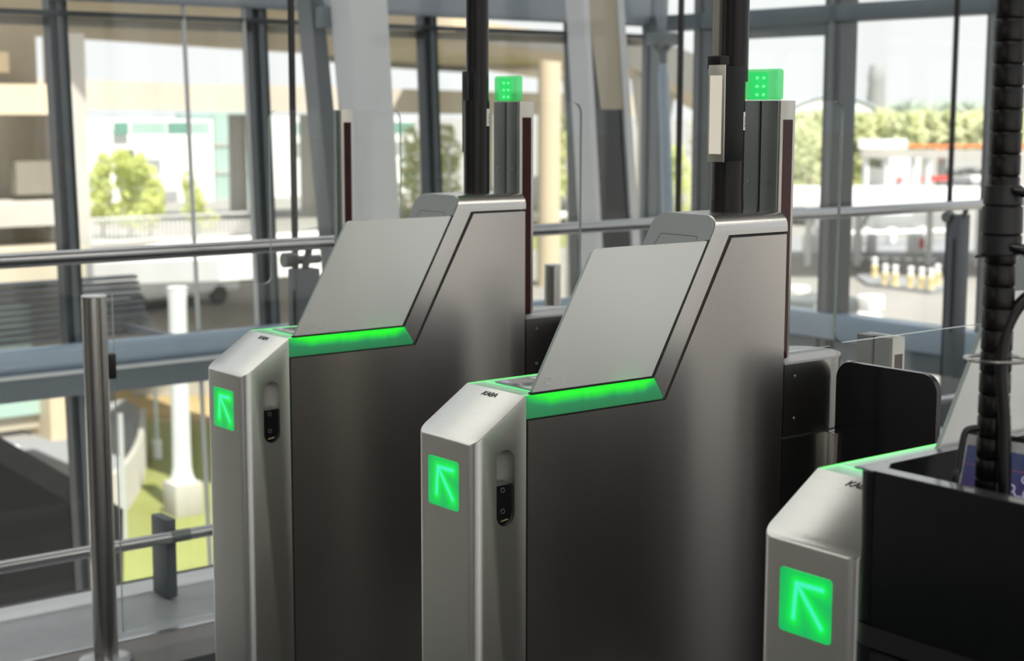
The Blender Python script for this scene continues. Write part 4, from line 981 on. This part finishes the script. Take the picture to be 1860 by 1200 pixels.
# toll barriers, dashes, yellow posts
for k, (px, w) in enumerate(((1472, 24), (1485, 12), (1556, 17), (1582, 17), (1663, 26))):
    q = G(px, 462 if k != 1 else 460); D = (q-CP).dot(FW); ww = w/F*D
    e = empty('toll_kiosk', q); tag(e, ('wide white barrier cabinet nearest the middle beacon post', 'narrow white barrier post beside the wide cabinet', 'left of the paired white barrier cabinets at the dashed line', 'right of the paired white barrier cabinets at the dashed line', 'white barrier cabinet with a red mark near the dark glass joint')[k], 'barrier cabinet', 'white barrier cabinets')
    child(MB().box(q+Vector((-ww/2, -ww/2, 0)), q+Vector((ww/2, ww/2, .95 if k != 1 else 1.25)), .12, 3), 'cabinet', 'white_gloss', e)
    if k == 4: child(MB().box(q+Vector((-ww*.25, -ww/2-.04, .3)), q+Vector((ww*.2, -ww/2+.02, .75)), .05), 'mark', 'red_paint', e)
    if k == 2: child(MB().tube([q+Vector((0, 0, .9)), P(1582, 380, D-2)], .10, 10), 'arm', 'white_gloss', e)
a, b = G(1490, 447, .025), G(1720, 440, .025); bar = empty('barrier_beam', a); tag(bar, 'long white barrier beam linking the white cabinets', 'barrier')
child(MB().tube([a+Vector((0, 0, .55)), b+Vector((0, 0, .55))], .13, 8), 'beam', 'white_gloss', bar)
for f in (.2, .35, .55, .8): q = a.lerp(b, f); child(MB().box(q+Vector((-.2, -.2, 0)), q+Vector((.2, .2, .8)), .08), 'foot', 'white_gloss', bar)
fn = empty('fence', G(1560, 438)); tag(fn, 'dark picket fence behind the white barrier cabinets', 'fence')
a, b = G(1480, 430), G(1760, 426); mb = MB()
for k in range(60): q = a.lerp(b, k/59); mb.box(q+Vector((-.04, -.04, 0)), q+Vector((.04, .04, 1.1)))
child(mb, 'pickets', 'fence_steel', fn)
ds = empty('road_marking', G(1540, 469)); tag(ds, 'dashed white line painted across the road at right', 'marking')
for k in range(8):
    a, b = G(1533+k*22, 467+k*.4), G(1546+k*22, 467+k*.4); c, d = G(1548+k*22, 473+k*.4), G(1535+k*22, 473+k*.4)
    child(MB().prism([q+Vector((0, 0, .021)) for q in (a, b, c, d)], (0, 0, .01)), 'dash', 'white_line', ds)
flat('car_park', [(1390, 337), (1380, 362), (1990, 362), (1990, 337)], 'asphalt', 'grey car park under the gantry, beyond the white canopy', 'car park', .015)
flat('traffic_island', [(1555, 505), (1580, 500), (1700, 512), (1716, 530), (1690, 534), (1575, 520)], 'asphalt', 'dark traffic island under the yellow posts', 'island', .12)
yl = ('leftmost yellow marker post on the traffic island', 'second yellow marker post from the left on the island', 'third yellow marker post from the left on the island', 'fourth yellow marker post from the left on the island', 'fifth yellow marker post from the left on the island', 'sixth yellow marker post, at the right end of the island', 'yellow marker post partly behind the dark glass joint')
for k, (px, py) in enumerate(((1588, 508), (1607, 522), (1625, 524), (1653, 527), (1673, 529), (1690, 531), (1702, 522))):
    q = G(px, py)+Vector((0, 0, .12)); e = empty('marker_post', q); tag(e, yl[k], 'bollard', 'yellow marker posts')
    child(MB().lathe(q, [(.14, 0), (.12, .3), (.13, .32), (.13, .42), (.10, .45)], 14), 'base', 'yellow_paint', e)
    child(MB().lathe(q, [(.10, .45), (.09, .62), (.12, .66), (.09, .74)], 14), 'head', 'white_line', e)
for k, (px, py, w) in enumerate(((1448, 548, 34), (1581, 566, 40))):
    q = G(px, py); D = (q-CP).dot(FW); ww = w/F*D
    o = MB().box(q-Vector((ww/2, .3, 0)), q+Vector((ww/2, .3, .55)), .08, 3).build('road_block', 'white_gloss'); tag(o, ('white road block above the floor beam beside the middle gate', 'white road block above the floor beam, below the yellow posts')[k], 'road block')
vehicle(1475, 640, 4.6, 1.9, 1.5, 'white_gloss', 'white car seen under the floor beam, above the barrier pillar', 'car', .2)
# louvred screen beyond the floor beam, and the neighbouring wing out to the west
lv = empty('louvre_screen', (2, 8, 0)); tag(lv, 'dark horizontal louvre screen just beyond the floor beam at left', 'louvres')
mb = MB()
for k in range(10):
    z = aty(300, 602, 8.6).z+.034*k; mb.box((.1, 8.6+.02*k, z), (4.05, 8.68+.02*k, z+.020))
child(mb, 'slats', 'louvre', lv)
for x in (.3, 2.0, 3.9): child(MB().box((x-.02, 7.05, .17), (x+.02, 8.62, .21)), 'bracket', 'louvre', lv)
